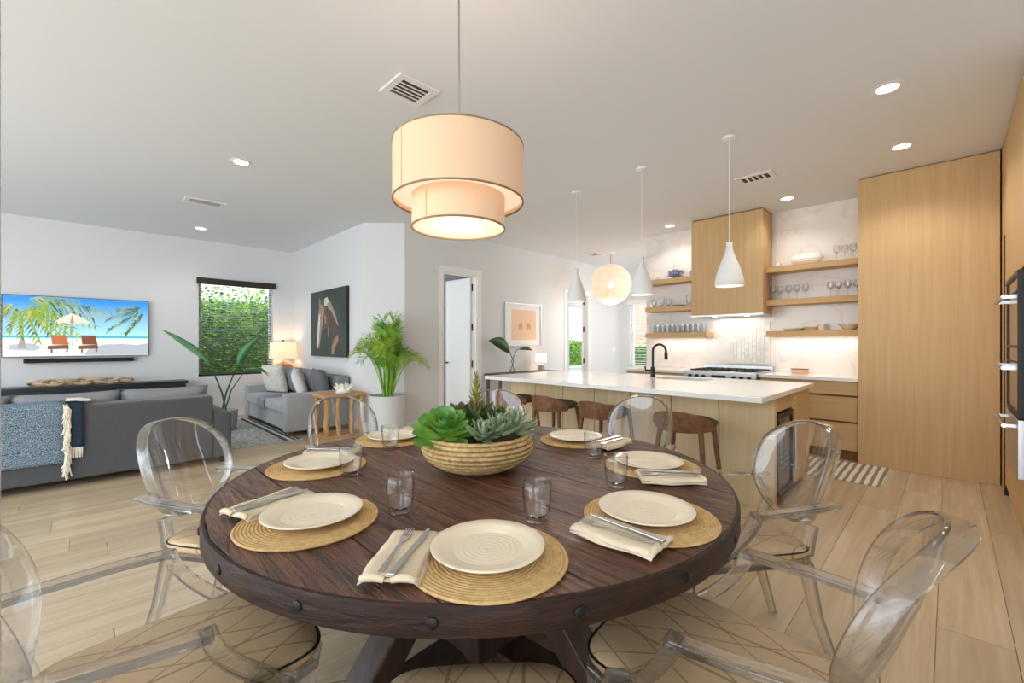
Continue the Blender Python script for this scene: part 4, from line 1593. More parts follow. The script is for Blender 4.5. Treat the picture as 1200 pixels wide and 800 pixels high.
P_GLASS = MB().lathe([(0, 0.0), (0.030, 0.0), (0.034, 0.004), (0.039, 0.03), (0.0425, 0.065), (0.0435, 0.095), (0.0425, 0.118), (0.0410, 0.1185), (0.0400, 0.115), (0.0410, 0.09), (0.0395, 0.06), (0.0360, 0.032), (0.030, 0.018), (0, 0.014)], 40).build('water_glass', GLASS, smooth='all')
def napkin():
    m = MB()
    # folded linen: two layers that bulge, the near end rolled over
    def layer(z0, z1, w, l, oy):
        def fn(u, v):
            x = (u - 0.5) * w
            yv = (v - 0.5) * l + oy
            edge = min(1, min(u, 1 - u) * 9)
            z = z0 + (z1 - z0) * edge ** 0.5 + 0.0015 * math.sin(v * 9 + u * 3)
            return (x + 0.004 * math.sin(v * 7 + z0 * 300), yv, z)
        m.grid(fn, 14, 18)
    layer(0.001, 0.009, 0.135, 0.235, 0)
    layer(0.008, 0.017, 0.130, 0.230, 0.003)
    o = m.build('napkin', LINEN, smooth='all')
    o.modifiers.new('solid', 'SOLIDIFY').thickness = 0.0035
    rl = MB()
    for x0 in (-1, 1):
        pts = []
        for k in range(7):
            u = k / 6
            pts.append((x0 * (0.008 + 0.052 * u), -0.114, 0.0105 + 0.005 * math.sin(u * PI)))
        rl.tube(pts, [0.0075, 0.0085, 0.009, 0.009, 0.009, 0.0085, 0.007], 8)
        rl.build('rolled_fold', LINEN, o, smooth=True)
        rl = MB()
    return o
P_NAP = napkin()
def fork():
    m = MB()
    m.bar([(0, -0.10, 0.0), (0, -0.04, 0.001), (0, 0.02, 0.0025), (0, 0.045, 0.002)], 0.013, 0.003, (1, 0, 0), (1, 0.75, 0.5, 0.7))
    m.bar([(0, 0.043, 0.002), (0, 0.06, 0.0), (0, 0.072, 0.0)], 0.023, 0.0022, (1, 0, 0), (0.6, 1, 1))
    for k in range(4):
        x = (k - 1.5) * 0.0066
        m.bar([(x, 0.07, 0.0), (x, 0.09, 0.0006), (x, 0.112, 0.003)], 0.0036, 0.0018, (1, 0, 0), (1, 1, 0.6))
    return m.build('fork', CHROME, smooth=30)
P_FORK = fork()
def knife():
    m = MB()
    m.bar([(0, -0.115, 0), (0, -0.06, 0), (0, 0.0, 0)], 0.016, 0.006, (1, 0, 0), (1, 0.9, 0.75))
    m.prism([(-0.007, 0.0), (0.006, 0.0), (0.010, 0.04), (0.0095, 0.09), (0.003, 0.118), (-0.004, 0.12), (-0.007, 0.09)], -0.001, 0.001)
    return m.build('table_knife', CHROME, bevel=0.001)
P_KNIFE = knife()
for o, cat in ((P_MAT, 'placemat'), (P_PLATE, 'plate'), (P_GLASS, 'glass'), (P_NAP, 'napkin'), (P_FORK, 'fork'), (P_KNIFE, 'knife')):
    o['category'] = cat
GL = [(0.955, 0.86), (0.70, 1.20), (0.755, 1.675), (1.085, 1.955), (1.74, 1.63), (1.665, 1.15), (1.392, 0.862)]
first = True
z0 = TZ
def put(src, p, rz, label, group):
    if 'label' not in src:
        src.location = p
        src.rotation_euler = (0, 0, rz)
        src['label'] = label
        src['group'] = group
        return src
    return place_obj(src, p, rz, label, group)
for (nm, (px, py), th), gp in zip(PLACES, GL):
    rz = R(th + 90)
    wh = WHERE[nm]
    M = Matrix.Translation((px, py, 0)) @ Matrix.Rotation(rz, 4, 'Z')
    put(P_MAT, (px, py, z0), rz, 'round coiled straw placemat ' + wh, 'straw placemats')
    q = M @ Vector((0, 0.012, 0))
    put(P_PLATE, (q.x, q.y, z0 + 0.0075), rz + random.random() * 6, 'cream glazed dinner plate ' + wh, 'cream dinner plates')
    put(P_GLASS, (gp[0], gp[1], z0), random.random() * 6, 'clear water tumbler ' + wh, 'water tumblers')
    dx = {'front': -0.205, 'left': -0.20, 'rightfront': -0.195, 'right': -0.195}.get(nm, -0.20)
    dy = {'front': -0.005, 'left': -0.03, 'rightfront': -0.02}.get(nm, -0.01)
    tw = {'front': R(-6), 'left': R(14), 'rightfront': R(4), 'right': R(-3)}.get(nm, 0)
    q = M @ Vector((dx, dy, 0))
    nr_ = rz + tw
    put(P_NAP, (q.x, q.y, z0 + 0.008), nr_, 'folded beige linen napkin ' + wh, 'linen napkins')
    Mn = Matrix.Translation((q.x, q.y, 0)) @ Matrix.Rotation(nr_, 4, 'Z')
    a = Mn @ Vector((-0.016, 0.0, 0))
    put(P_FORK, (a.x, a.y, z0 + 0.0295), nr_ - R(2), 'steel dinner fork on the napkin ' + wh, 'dinner forks')
    a = Mn @ Vector((0.022, -0.005, 0))
    put(P_KNIFE, (a.x, a.y, z0 + 0.0315), nr_ - R(7), 'steel table knife on the napkin ' + wh, 'table knives')

# ------------------------------------------------------------------ succulent basket
BX, BY = 1.20, 1.42
prof = [(0, 0.002)]
coils = [(0.135, 0.010), (0.163, 0.021), (0.187, 0.035), (0.206, 0.051), (0.219, 0.068), (0.226, 0.086), (0.226, 0.104), (0.220, 0.121), (0.208, 0.136)]
for (r, z) in coils:
    for k in range(5):
        a = -PI / 2 + PI * k / 4
        prof.append((r + 0.012 * math.cos(a), z + 0.0085 * math.sin(a)))
prof += [(0.200, 0.142), (0.19, 0.12), (0.17, 0.095), (0.0, 0.085)]
bkt = thing('coiled_basket', 'shallow coiled straw basket at the centre of the round table', 'basket', (BX, BY, TZ))
MB().lathe(prof, 80).build('coil_wall', BASKETM, bkt, smooth=60)
MB().lathe([(0, 0.10), (0.17, 0.10), (0.195, 0.118), (0.0, 0.120)], 32).build('moss_filling', plain('moss', '#4f4a34', 0.95, bump=1.0, bscale=60, var=0.4, vscale=30), bkt)

def leaf_mesh(wid, tip, curl, thick):
    """unit leaf along +y from the origin; rises by curl"""
    m = MB()
    prof_ = [(0.0, 0.35), (0.2, 0.62), (0.45, 0.92), (0.65, 1.0), (0.82, 0.80), (0.93, 0.45), (1.0, 0.0)] if tip == 'round' else [(0.0, 0.75), (0.15, 1.0), (0.4, 0.88), (0.65, 0.6), (0.85, 0.28), (1.0, 0.0)]
    vs_ = []
    fs = []
    for (yv, w) in prof_:
        z = curl * yv * yv
        ww = wid * w
        vs_ += [(-ww, yv, z + ww * 0.30), (0, yv, z), (ww, yv, z + ww * 0.30), (0, yv, z - thick * (1 - yv) - 0.01)]
    n = len(prof_)
    for i in range(n - 1):
        a, b = i * 4, i * 4 + 4
        fs += [(a, a + 1, b + 1, b), (a + 1, a + 2, b + 2, b + 1), (a + 2, a + 3, b + 3, b + 2), (a + 3, a, b, b + 3)]
    return m.add(vs_, fs)
def leaf_grad(name, c0, c1, c2, rough=0.4):
    m, n, l, p = base_mat(name)
    tcn = n.new('ShaderNodeTexCoord')
    s_ = n.new('ShaderNodeSeparateXYZ')
    l.new(tcn.outputs['Object'], s_.inputs[0])
    r = n.new('ShaderNodeValToRGB')
    e = r.color_ramp.elements
    e[0].position = 0.05
    e[0].color = lin(c0)
    e[1].position = 1.0
    e[1].color = lin(c2)
    x = e.new(0.55)
    x.color = lin(c1)
    l.new(s_.outputs['Y'], r.inputs[0])
    oi = n.new('ShaderNodeObjectInfo')
    hs = n.new('ShaderNodeHueSaturation')
    ma = n.new('ShaderNodeMapRange')
    ma.inputs['To Min'].default_value = 0.75
    ma.inputs['To Max'].default_value = 1.25
    l.new(oi.outputs['Random'], ma.inputs[0])
    l.new(ma.outputs[0], hs.inputs['Value'])
    l.new(r.outputs[0], hs.inputs['Color'])
    l.new(hs.outputs[0], p.inputs['Base Color'])
    p.inputs['Roughness'].default_value = rough
    return m
def rosette(name, label, loc, n, L, wid, tip, curl, mat_, e0, e1, tilt=(0, 0), seed=0, lmin=0.4, base=0.02):
    t = thing(name, label, 'succulent', loc, 0, 'succulents in the basket')
    t.rotation_euler = (tilt[0], tilt[1], 0)
    r = random.Random(seed)
    me = None
    for i in range(n):
        u = i / (n - 1)
        if me is None:
            o = leaf_mesh(wid, tip, curl, 0.12).build('leaf', mat_, t, smooth=60)
            me = o.data
        else:
            o = bpy.data.objects.new('leaf', me)
            COL.objects.link(o)
            o.parent = t
        el = e0 + (e1 - e0) * u ** 0.8 + r.uniform(-0.06, 0.06)
        az = i * 2.39996 + r.uniform(-0.1, 0.1)
        s_ = L * (lmin + (1 - lmin) * u ** 0.7) * r.uniform(0.93, 1.05)
        o.rotation_euler = (el, 0, az)
        o.scale = (s_, s_, s_)
        d = base * u
        o.location = (-math.sin(az) * d, math.cos(az) * d, 0.03 * (1 - u))
    return t
GRN = leaf_grad('echeveria_green', '#dbe07a', '#7fae48', '#559240')
DKG = leaf_grad('agave_green', '#6d7a45', '#3f5a2e', '#6a5a34')
SAG = leaf_grad('sage_green', '#a9b391', '#7d9270', '#9aa286')
OLV = leaf_grad('olive_green', '#6f8f2e', '#4a6a2c', '#7a7a40')
zb = TZ + 0.115
rosette('green_echeveria', 'large bright green rosette succulent at left of the basket', (BX - 0.135, BY + 0.05, zb + 0.035), 56, 0.122, 0.33, 'round', 0.30, GRN, R(86), R(-10), (R(18), R(-16)), 1, 0.30, 0.035)
rosette('dark_agave', 'dark olive agave succulent at the middle of the basket', (BX + 0.03, BY + 0.03, zb + 0.045), 28, 0.135, 0.24, 'point', 0.12, DKG, R(84), R(25), (0, 0), 2, 0.6)
rosette('dark_agave', 'brownish agave succulent behind the green rosette', (BX + 0.02, BY + 0.13, zb + 0.02), 20, 0.14, 0.22, 'round', 0.10, DKG, R(82), R(25), (0, 0), 3, 0.6)
rosette('spiky_aloe', 'spiky grey green aloe at the right edge of the basket', (BX + 0.085, BY - 0.135, zb + 0.040), 34, 0.115, 0.13, 'point', 0.10, SAG, R(85), R(5), (R(-8), R(14)), 4, 0.6)
rosette('spiky_aloe', 'olive spiky aloe at the far right of the basket', (BX + 0.15, BY + 0.02, zb + 0.03), 26, 0.125, 0.12, 'point', 0.10, OLV, R(85), R(15), (0, R(8)), 5, 0.6)
rosette('sage_succulent', 'small sage rosette at the front rim of the basket', (BX - 0.090, BY - 0.13, zb + 0.040), 32, 0.075, 0.30, 'point', 0.25, SAG, R(82), R(5), (R(20), 0), 6, 0.5)
rosette('sage_succulent', 'upright sage succulent beside the small front rosette', (BX - 0.005, BY - 0.135, zb + 0.045), 30, 0.095, 0.22, 'point', 0.15, SAG, R(84), R(20), (R(8), R(6)), 7, 0.5)
sp_ = thing('tall_spike_succulent', 'tall slender spiked succulent rising above the basket', 'succulent', (BX + 0.075, BY + 0.10, zb), 0, 'succulents in the basket')
MB().tube([(0, 0, 0), (0, 0, 0.27)], [0.006, 0.003], 8).build('stem', LEAFD, sp_)
SPK = leaf_grad('spike_leaf', '#c9a23a', '#7f8a3a', '#5a6a44')
me = None
for i in range(46):
    u = i / 45
    if me is None:
        o = leaf_mesh(0.14, 'point', 0.25, 0.1).build('leaf', SPK, sp_, smooth=60)
        me = o.data
    else:
        o = bpy.data.objects.new('leaf', me)
        COL.objects.link(o)
        o.parent = sp_
    s_ = 0.064 * (1 - 0.62 * u)
    o.scale = (s_, s_, s_)
    o.rotation_euler = (R(25 + 30 * u), 0, i * 2.39996)
    o.location = (0, 0, 0.10 + 0.17 * u)

# ------------------------------------------------------------------ living room
def pillow(name, label, loc, w, h, th, rot, mat_, cat='cushion', group=None, parent=None):
    m = MB()
    def fn(u, v, s_):
        a, b = 2 * u - 1, 2 * v - 1
        k = (max(0, 1 - abs(a) ** 3.2) * max(0, 1 - abs(b) ** 3.2)) ** 0.45
        pin = 1 - 0.06 * (1 - abs(a)) - 0.0
        return (a * w / 2 * (1 - 0.05 * (1 - b * b)), s_ * th / 2 * k, b * h / 2 * (1 - 0.05 * (1 - a * a)))
    n = 14
    m.grid(lambda u, v: fn(u, v, 1), n, n)
    m.grid(lambda u, v: fn(u, v, -1), n, n)
    # weld the rims
    bm = bmesh.new()
    me = bpy.data.meshes.new(name)
    me.from_pydata(m.v, [], m.f)
    bm.from_mesh(me)
    bmesh.ops.remove_doubles(bm, verts=bm.verts, dist=0.0005)
    bmesh.ops.recalc_face_normals(bm, faces=bm.faces)
    bm.to_mesh(me)
    bm.free()
    me.polygons.foreach_set('use_smooth', [True] * len(me.polygons))
    me.materials.append(mat_)
    o = bpy.data.objects.new(name, me)
    COL.objects.link(o)
    o.location = loc
    o.rotation_euler = rot
    if parent:
        o.parent = parent
    else:
        tag(o, label, cat, group)
    return o

# area rug
RUGM = speckle_mat('rug_pattern', '#8a8c8f', '#cbcac6', 22.0, lo=0.36, hi=0.64, stretch=(1, 1.0, 1))
rg_ = thing('area_rug', 'faded grey patterned area rug with dark striped border', 'rug', (0, 0, 0))
MB().box(-1.6, 2.12, 6.19, 8.55, 0.0, 0.010).build('pile', RUGM, rg_)
for x0, x1 in ((1.90, 1.95), (2.0, 2.03), (2.06, 2.10)):
    MB().box(x0, x1, 6.20, 8.54, 0.010, 0.0112).build('border_stripe', plain('rug_border', '#4b4d51', 0.95), rg_)
MB().box(1.96, 1.995, 6.20, 8.54, 0.010, 0.0112).build('border_stripe', plain('rug_border_pale', '#d9d6d0', 0.95), rg_)

# charcoal sofa, back to the table
sf = thing('sofa', 'charcoal fabric sofa seen from behind at left', 'sofa', (0, 5.60, 0.0))
MB().box(-1.30, 1.02, 0.02, 0.95, 0.07, 0.40).build('base', GREYSOFA, sf, bevel=0.02)
MB().box(-1.20, 1.00, 0.0, 0.24, 0.065, 0.735).build('back_frame', GREYSOFA, sf, bevel=0.025, seg=3)
MB().box(1.00, 1.17, 0.0, 0.95, 0.065, 0.545).build('arm', GREYSOFA, sf, bevel=0.03, seg=3)
MB().box(-1.37, -1.20, 0.0, 0.95, 0.065, 0.545).build('arm', GREYSOFA, sf, bevel=0.03, seg=3)
for i in range(3):
    a = -1.19 + i * 0.73
    MB().box(a, a + 0.72, 0.24, 0.96, 0.40, 0.53).build('seat_cushion', GREYSOFA, sf, bevel=0.035, seg=3)
    pillow('back_cushion', '', (a + 0.36, 0.33, 0.62), 0.74, 0.44, 0.24, (R(10), 0, 0), plain('cushion_grey', '#8b8c8e', 0.9, spec=0.15, bump=0.2, bscale=300), parent=sf)
for x in (-1.3, 1.1):
    for y_ in (0.06, 0.88):
        MB().box(x - 0.03, x + 0.03, y_ - 0.03, y_ + 0.03, 0.0 if y_ < 0.5 else 0.0105, 0.07).build('leg', BLACK, sf)

# throw over the sofa back
th_ = thing('throw_blanket', 'blue tweed throw with cream fringe draped over charcoal sofa', 'blanket', (0, 5.60, 0))
TW = speckle_mat('blue_tweed', '#2b465e', '#a3b4bc', 170, lo=0.40, hi=0.64, bump=0.8)
def drape(x0, x1, zlow, off, nm, mat_, back=0.35, nx=14, sag=0.0):
    pts = [(0.255 + back * 0.35, 0.60), (0.25, 0.70), (0.235, 0.745), (0.19, 0.760), (0.10, 0.760), (0.02, 0.757), (-0.004, 0.745), (-0.012, 0.70)]
    for k in range(1, 9):
        pts.append((-0.014 - 0.004 * math.sin(k * 1.1), 0.70 - (0.70 - zlow) * k / 8))
    def fn(u, v):
        q = v * (len(pts) - 1)
        i = min(int(q), len(pts) - 2)
        f = q - i
        y_ = pts[i][0] * (1 - f) + pts[i + 1][0] * f
        z = pts[i][1] * (1 - f) + pts[i + 1][1] * f
        x = x0 + (x1 - x0) * u
        wv = 0.004 * math.sin(u * 17 + v * 3)
        side = -1 if i > 5 else 0
        return (x, y_ + side * (off + abs(wv)), z + (off if i < 7 else 0) + (sag * u if v > 0.97 else 0))
    return MB().grid(fn, nx, len(pts) * 2).build(nm, mat_, th_, smooth='all', solid=0.006)
drape(-0.95, -0.115, 0.235, 0.012, 'tweed_layer', TW)
drape(-0.16, 0.0, 0.36, 0.003, 'navy_layer', plain('navy_wool', '#24364a', 0.95, bump=0.4, bscale=300, var=0.15, vscale=40), nx=5)
CRM = plain('cream_wool', '#e7dfcf', 0.95, var=0.1, vscale=60)
fr_ = MB()
rf = random.Random(12)
for i in range(130):
    z = rf.uniform(0.20, 0.76)
    x = -0.115 + rf.uniform(-0.012, 0.012)
    fr_.tube([(x, -0.030, z), (x + rf.uniform(0.0, 0.03), -0.037 - rf.uniform(0, 0.015), z - 0.05), (x + rf.uniform(-0.02, 0.03), -0.03, z - rf.uniform(0.09, 0.13))], 0.0045, 4)
for i in range(40):
    y_ = rf.uniform(0.0, 0.24)
    fr_.tube([(-0.115, y_, 0.785), (-0.05 + rf.uniform(-.02, .03), y_ + rf.uniform(-.02, .02), 0.785), (rf.uniform(-0.02, 0.05), y_, 0.772)], 0.0045, 4)
for i in range(26):
    x = -0.155 + 0.15 * i / 25
    fr_.tube([(x, -0.02, 0.36), (x + rf.uniform(-.006, .006), -0.024, 0.265)], 0.003, 4)
stuff(fr_.build('fringe', CRM, th_))

# media console, chain, television, soundbar
mc = thing('media_console', 'low black media console below the television', 'console', (0, 8.62, 0))
MB().box(-1.50, 1.20, 0.0, 0.42, 0.66, 0.705).build('top', plain('console_black', '#1f2328', 0.35), mc, bevel=0.003)
for i in range(4):
    MB().box(-1.46 + i * 0.66, -1.46 + i * 0.66 + 0.65, 0.0, 0.02, 0.13, 0.655).build('door', plain('console_black', '#1f2328', 0.35), mc, bevel=0.003)
MB().box(-1.47, 1.17, 0.02, 0.41, 0.12, 0.66).build('body', plain('console_black', '#1f2328', 0.35), mc)
for x in (-1.4, 1.1):
    MB().box(x - 0.03, x + 0.03, 0.05, 0.35, 0.0, 0.12).build('leg', BLACK, mc)
cn = thing('wooden_chain', 'carved natural wood chain of linked rings on black console', 'ornament', (0, 8.78, 0.705))
CHW = wood('chain_wood', '#b58f62', '#dcc09a', (12, 12, 12), 0.6, 0.2)
for i in range(7):
    c = Vector((-0.44 + i * 0.145, 0, 0.052))
    pts = []
    tl_ = R(38) * (1 if i % 2 else -1)
    for k in range(24):
        a = 2 * PI * k / 24
        x = 0.095 * math.cos(a)
        q = 0.055 * math.sin(a)
        pts.append(c + Vector((x, q * math.cos(tl_), q * math.sin(tl_))))
    MB().tube(pts, 0.018, 8, closed=True).build('link', CHW, cn, smooth=True)

def screen_mat(name, c, k=1.0):
    m, n, l, p = base_mat(name)
    p.inputs['Base Color'].default_value = (0.01, 0.01, 0.01, 1)
    p.inputs['Emission Color'].default_value = lin(c)
    p.inputs['Emission Strength'].default_value = k
    p.inputs['Roughness'].default_value = 0.3
    return m
tv = thing('television', 'wall mounted television showing a beach with palms and umbrella', 'television', (-0.79, WY, 1.115))
TWD, THT = 1.527, 0.858
MB().box(0, TWD, -0.06, -0.015, 0, THT).build('housing', BLACK, tv, bevel=0.004)
MB().box(0.5, 1.0, -0.015, -0.001, 0.2, 0.6).build('wall_mount', BLACK, tv)
def picture_layers(parent, W_, H_, y0, layers, fn=None):
    """flat printed shapes, each laid a hair in front of the one before; points are fractions from the top left"""
    for i, (nm, poly, m_) in enumerate(layers):
        pts = [(u * W_, y0 - 0.0004 * i, (1 - v) * H_) for u, v in poly]
        if fn:
            pts = [fn(*p) for p in pts]
        MB().add(pts, [tuple(range(len(pts)))]).build(nm, m_, parent, fix=False)
def tv_sky():
    m, n, l, p = base_mat('screen_sky')
    t_ = n.new('ShaderNodeTexCoord')
    s_ = n.new('ShaderNodeSeparateXYZ')
    l.new(t_.outputs['Object'], s_.inputs[0])
    r = n.new('ShaderNodeValToRGB')
    r.color_ramp.elements[0].position = 0.28
    r.color_ramp.elements[0].color = lin('#a9daf5')
    r.color_ramp.elements[1].position = 0.80
    r.color_ramp.elements[1].color = lin('#2a86e0')
    l.new(s_.outputs['Z'], r.inputs[0])
    l.new(r.outputs[0], p.inputs['Emission Color'])
    p.inputs['Emission Strength'].default_value = 0.95
    p.inputs['Base Color'].default_value = (0.01, 0.01, 0.01, 1)
    return m
SAND = screen_mat('screen_sand', '#e6e3dc', 0.85)
SANDS = screen_mat('screen_sand_shade', '#a9b0b8', 0.9)
SEA = screen_mat('screen_sea', '#2aa9b8', 0.9)
SEAL = screen_mat('screen_surf', '#c9ecf0', 0.95)
PGR = [screen_mat('screen_palm_a', '#8da83a', 0.8), screen_mat('screen_palm_b', '#4d6b28', 0.8), screen_mat('screen_palm_c', '#c0b858', 0.8)]
PTR = screen_mat('screen_trunk', '#a09a8c', 0.8)
TAN = screen_mat('screen_lounger', '#b5622e', 0.85)
TAND = screen_mat('screen_lounger_dark', '#7a4526', 0.8)
UMB = screen_mat('screen_umbrella', '#e0cfba', 0.9)
UMBD = screen_mat('screen_umbrella_dark', '#a58c74', 0.85)
lay = [('screen_picture', [(0.006, 0.008), (0.994, 0.008), (0.994, 0.992), (0.006, 0.992)], tv_sky()),
       ('sea', [(0.006, 0.655), (0.994, 0.655), (0.994, 0.70), (0.006, 0.70)], SEA),
       ('surf', [(0.006, 0.69), (0.994, 0.685), (0.994, 0.71), (0.006, 0.72)], SEAL),
       ('sand', [(0.006, 0.71), (0.994, 0.70), (0.994, 0.992), (0.006, 0.992)], SAND),
       ('sand_shade', [(0.56, 0.86), (0.66, 0.80), (0.80, 0.79), (0.90, 0.81), (0.994, 0.78), (0.994, 0.985), (0.75, 0.985), (0.52, 0.98)], SANDS),
       ('palm_shade', [(0.05, 0.80), (0.18, 0.78), (0.25, 0.84), (0.20, 0.90), (0.04, 0.88)], SANDS),
       ('trunk', [(0.10, 0.50), (0.125, 0.50), (0.135, 0.70), (0.15, 0.86), (0.095, 0.86), (0.11, 0.70)], PTR)]
rr = random.Random(21)
def frond(cx, cy, ang, L, m1, m2):
    out = []
    for k in range(9):
        u = 0.25 + 0.75 * k / 8
        bx, by = cx + math.cos(ang) * L * u * 0.60, cy + math.sin(ang) * L * u + 0.16 * L * u * u
        for s_ in (-1, 1):
            a2 = ang + s_ * 0.7 + 0.35
            l_ = 0.16 * L * (1.4 - u) + 0.05
            tx, ty = bx + math.cos(a2) * l_ * 0.56, by + math.sin(a2) * l_ + 0.05
            w_ = 0.010
            q = [(bx - w_, by), (bx + w_, by), (tx, ty)]
            q = [(min(0.993, max(0.007, x)), min(0.99, max(0.01, y))) for x, y in q]
            out.append(('frond_blade', q, rr.choice((m1, m2, m1))))
    return out
for a, L in ((-0.15, 0.75), (0.1, 0.8), (0.45, 0.62), (0.9, 0.5), (-0.5, 0.55), (2.3, 0.4), (1.5, 0.45), (0.0, 0.95), (-0.3, 0.65), (0.25, 0.85), (0.65, 0.6), (1.2, 0.55), (1.8, 0.4), (-0.08, 1.0), (0.3, 0.5), (0.8, 0.7), (0.55, 0.8), (2.7, 0.3)):
    lay += frond(0.10, 0.12, a, L, PGR[0], rr.choice(PGR[1:]))
for a, L in ((2.9, 0.50), (2.6, 0.55), (2.2, 0.45), (3.2, 0.38)):
    lay += frond(0.985, 0.14, a, L, PGR[1], PGR[0])
lay += [('umbrella_pole', [(0.440, 0.40), (0.447, 0.40), (0.447, 0.83), (0.440, 0.83)], PTR),
        ('umbrella_top', [(0.44, 0.27), (0.50, 0.33), (0.56, 0.41), (0.55, 0.46), (0.50, 0.43), (0.445, 0.46), (0.39, 0.43), (0.345, 0.45), (0.335, 0.40), (0.38, 0.33)], UMB),
        ('umbrella_shade', [(0.44, 0.29), (0.455, 0.44), (0.425, 0.44)], UMBD)]
for x in (0.30, 0.50):
    lay += [('lounger', [(x, 0.64), (x + 0.10, 0.64), (x + 0.115, 0.80), (x + 0.01, 0.80)], TAN if x < 0.4 else TAND),
            ('lounger', [(x - 0.02, 0.82), (x + 0.115, 0.80), (x + 0.12, 0.87), (x - 0.02, 0.88)], TAND),
            ('lounger', [(x, 0.88), (x + 0.012, 0.88), (x + 0.012, 0.94), (x, 0.94)], TAND),
            ('lounger', [(x + 0.10, 0.87), (x + 0.112, 0.87), (x + 0.112, 0.93), (x + 0.10, 0.93)], TAND)]
# keep the printed layers together: one child for the base picture, others grouped by kind
def merge_layers(parent, W_, H_, y0, layers, fn=None):
    groups = []
    for i, (nm, poly, m_) in enumerate(layers):
        key = (nm, m_.name)
        if groups and groups[-1][0] == key:
            groups[-1][1].append(poly)
        else:
            f_ = [g for g in groups if g[0] == key and nm == 'frond_blade']
            if f_:
                f_[0][1].append(poly)
            else:
                groups.append((key, [poly], m_))
    for gi, (key, polys, m_) in enumerate(groups):
        b = MB()
        for poly in polys:
            pts = [(u * W_, y0 - 0.0004 * gi, (1 - v) * H_) for u, v in poly]
            if fn:
                pts = [fn(*p) for p in pts]
            b.add(pts, [tuple(range(len(pts)))])
        o = b.build(key[0], m_, parent, fix=False)
        if key[0] == 'frond_blade':
            o['kind'] = 'stuff'
merge_layers(tv, TWD, THT, -0.0602, lay)
sb_ = thing('soundbar', 'slim black soundbar mounted below the television', 'soundbar', (0, WY, 1.03))
MB().box(-0.59, 0.56, -0.10, -0.01, 0, 0.058).build('body', BLACK, sb_, bevel=0.008)
MB().box(-0.57, 0.54, -0.103, -0.099, 0.006, 0.052).build('grille', plain('grille_black', '#101011', 0.8, bump=0.5, bscale=400), sb_)
MB().box(-0.3, 0.3, -0.01, -0.001, 0.01, 0.045).build('bracket', BLACK, sb_)

# bird of paradise plant in the corner
bp = thing('paradise_plant', 'broad leaved plant with crossing stems before the living room window', 'plant', (1.50, 7.62, 0.0115))
MB().lathe([(0, 0.0), (0.13, 0.0), (0.15, 0.03), (0.17, 0.30), (0.165, 0.30), (0.14, 0.26), (0, 0.26)], 24).build('pot', plain('grey_pot', '#9b9a97', 0.7), bp, smooth=30)
def broad_leaf(base, mid, tip, wid, mat_, parent, side, nm='leaf', fold=0.25):
    base, mid, tip, side = Vector(base), Vector(mid), Vector(tip), Vector(side).normalized()
    vs_ = []
    fs = []
    N = 14
    for i in range(N + 1):
        u = i / N
        c = base * (1 - u) ** 2 + mid * 2 * u * (1 - u) + tip * u * u
        w = wid * (math.sin(PI * min(1, u * 0.97 + 0.03)) ** 0.75) * (1.15 - 0.35 * u)
        t_ = (mid - base) * (1 - u) + (tip - mid) * u
        nrm = t_.cross(side).normalized()
        vs_ += [c - side * w + nrm * w * fold, c, c + side * w + nrm * w * fold]
    for i in range(N):
        a, b = i * 3, i * 3 + 3
        fs += [(a, a + 1, b + 1, b), (a + 1, a + 2, b + 2, b + 1)]
    return MB().add(vs_, fs).build(nm, mat_, parent, smooth='all', solid=0.003)
BPL = plain('paradise_leaf', '#4b8050', 0.4, var=0.2, vscale=8)
S_ = (0.71, -0.70, 0)
rt_ = Vector((0.7106, -0.7036, 0))
def L2(a, z, dpt=0.0):
    """a: metres to the right across the view, z: height, dpt: away from the table"""
    v = rt_ * a
    return (v.x + 0.70 * dpt, v.y + 0.71 * dpt, z)
def stem(pts, r, parent, m_=LEAFD, nm='stem'):
    return MB().tube(pts, r, 8).build(nm, m_, parent, smooth=True)
stem([L2(0.02, 0.28), L2(-0.04, 0.55), L2(-0.20, 0.95), L2(-0.30, 1.08)], [0.013, 0.012, 0.009, 0.006], bp)
broad_leaf(L2(-0.22, 1.0), L2(-0.50, 1.28), L2(-0.98, 1.50, 0.05), 0.05, BPL, bp, L2(0.35, 0.55, 0.6))
stem([L2(-0.04, 0.28), L2(0.02, 0.55), L2(0.14, 0.85), L2(0.24, 1.05)], [0.013, 0.012, 0.009, 0.006], bp)
broad_leaf(L2(0.20, 0.95), L2(0.24, 1.20), L2(0.50, 1.42, 0.1), 0.06, BPL, bp, L2(0.8, -0.4, 0.5))
stem([L2(0.0, 0.28), L2(0.10, 0.60), L2(0.30, 0.88), L2(0.55, 0.92), L2(0.66, 0.84)], [0.010, 0.009, 0.007, 0.006, 0.004], bp)
broad_leaf(L2(0.30, 0.90), L2(0.50, 0.97), L2(0.66, 0.80), 0.030, BPL, bp, L2(0.1, 0.3, 0.9))

# pale sofa along the horse wall
s2 = thing('sofa', 'pale grey sofa with cushions below the horse painting', 'sofa', (0, 0, 0.0115))
MB().box(2.02, 2.88, 6.50, 8.50, 0.06, 0.30).build('base', PALESOFA, s2, bevel=0.02)
MB().box(1.98, 2.88, 6.43, 6.60, 0.055, 0.585).build('arm', PALESOFA, s2, bevel=0.025, seg=3)
MB().box(1.98, 2.88, 8.42, 8.58, 0.055, 0.585).build('arm', PALESOFA, s2, bevel=0.025, seg=3)
MB().box(2.70, 2.89, 6.45, 8.56, 0.06, 0.80).build('back_frame', plain('sofa_back_grey', '#898b8f', 0.9, spec=0.15, bump=0.2, bscale=400), s2, bevel=0.03, seg=3)
for a, b in ((6.605, 7.51), (7.515, 8.415)):
    MB().box(1.97, 2.70, a, b, 0.30, 0.45).build('seat_cushion', PALESOFA, s2, bevel=0.04, seg=3)
BCK = plain('sofa_back_cushion', '#8f9194', 0.9, spec=0.15, bump=0.2, bscale=300)
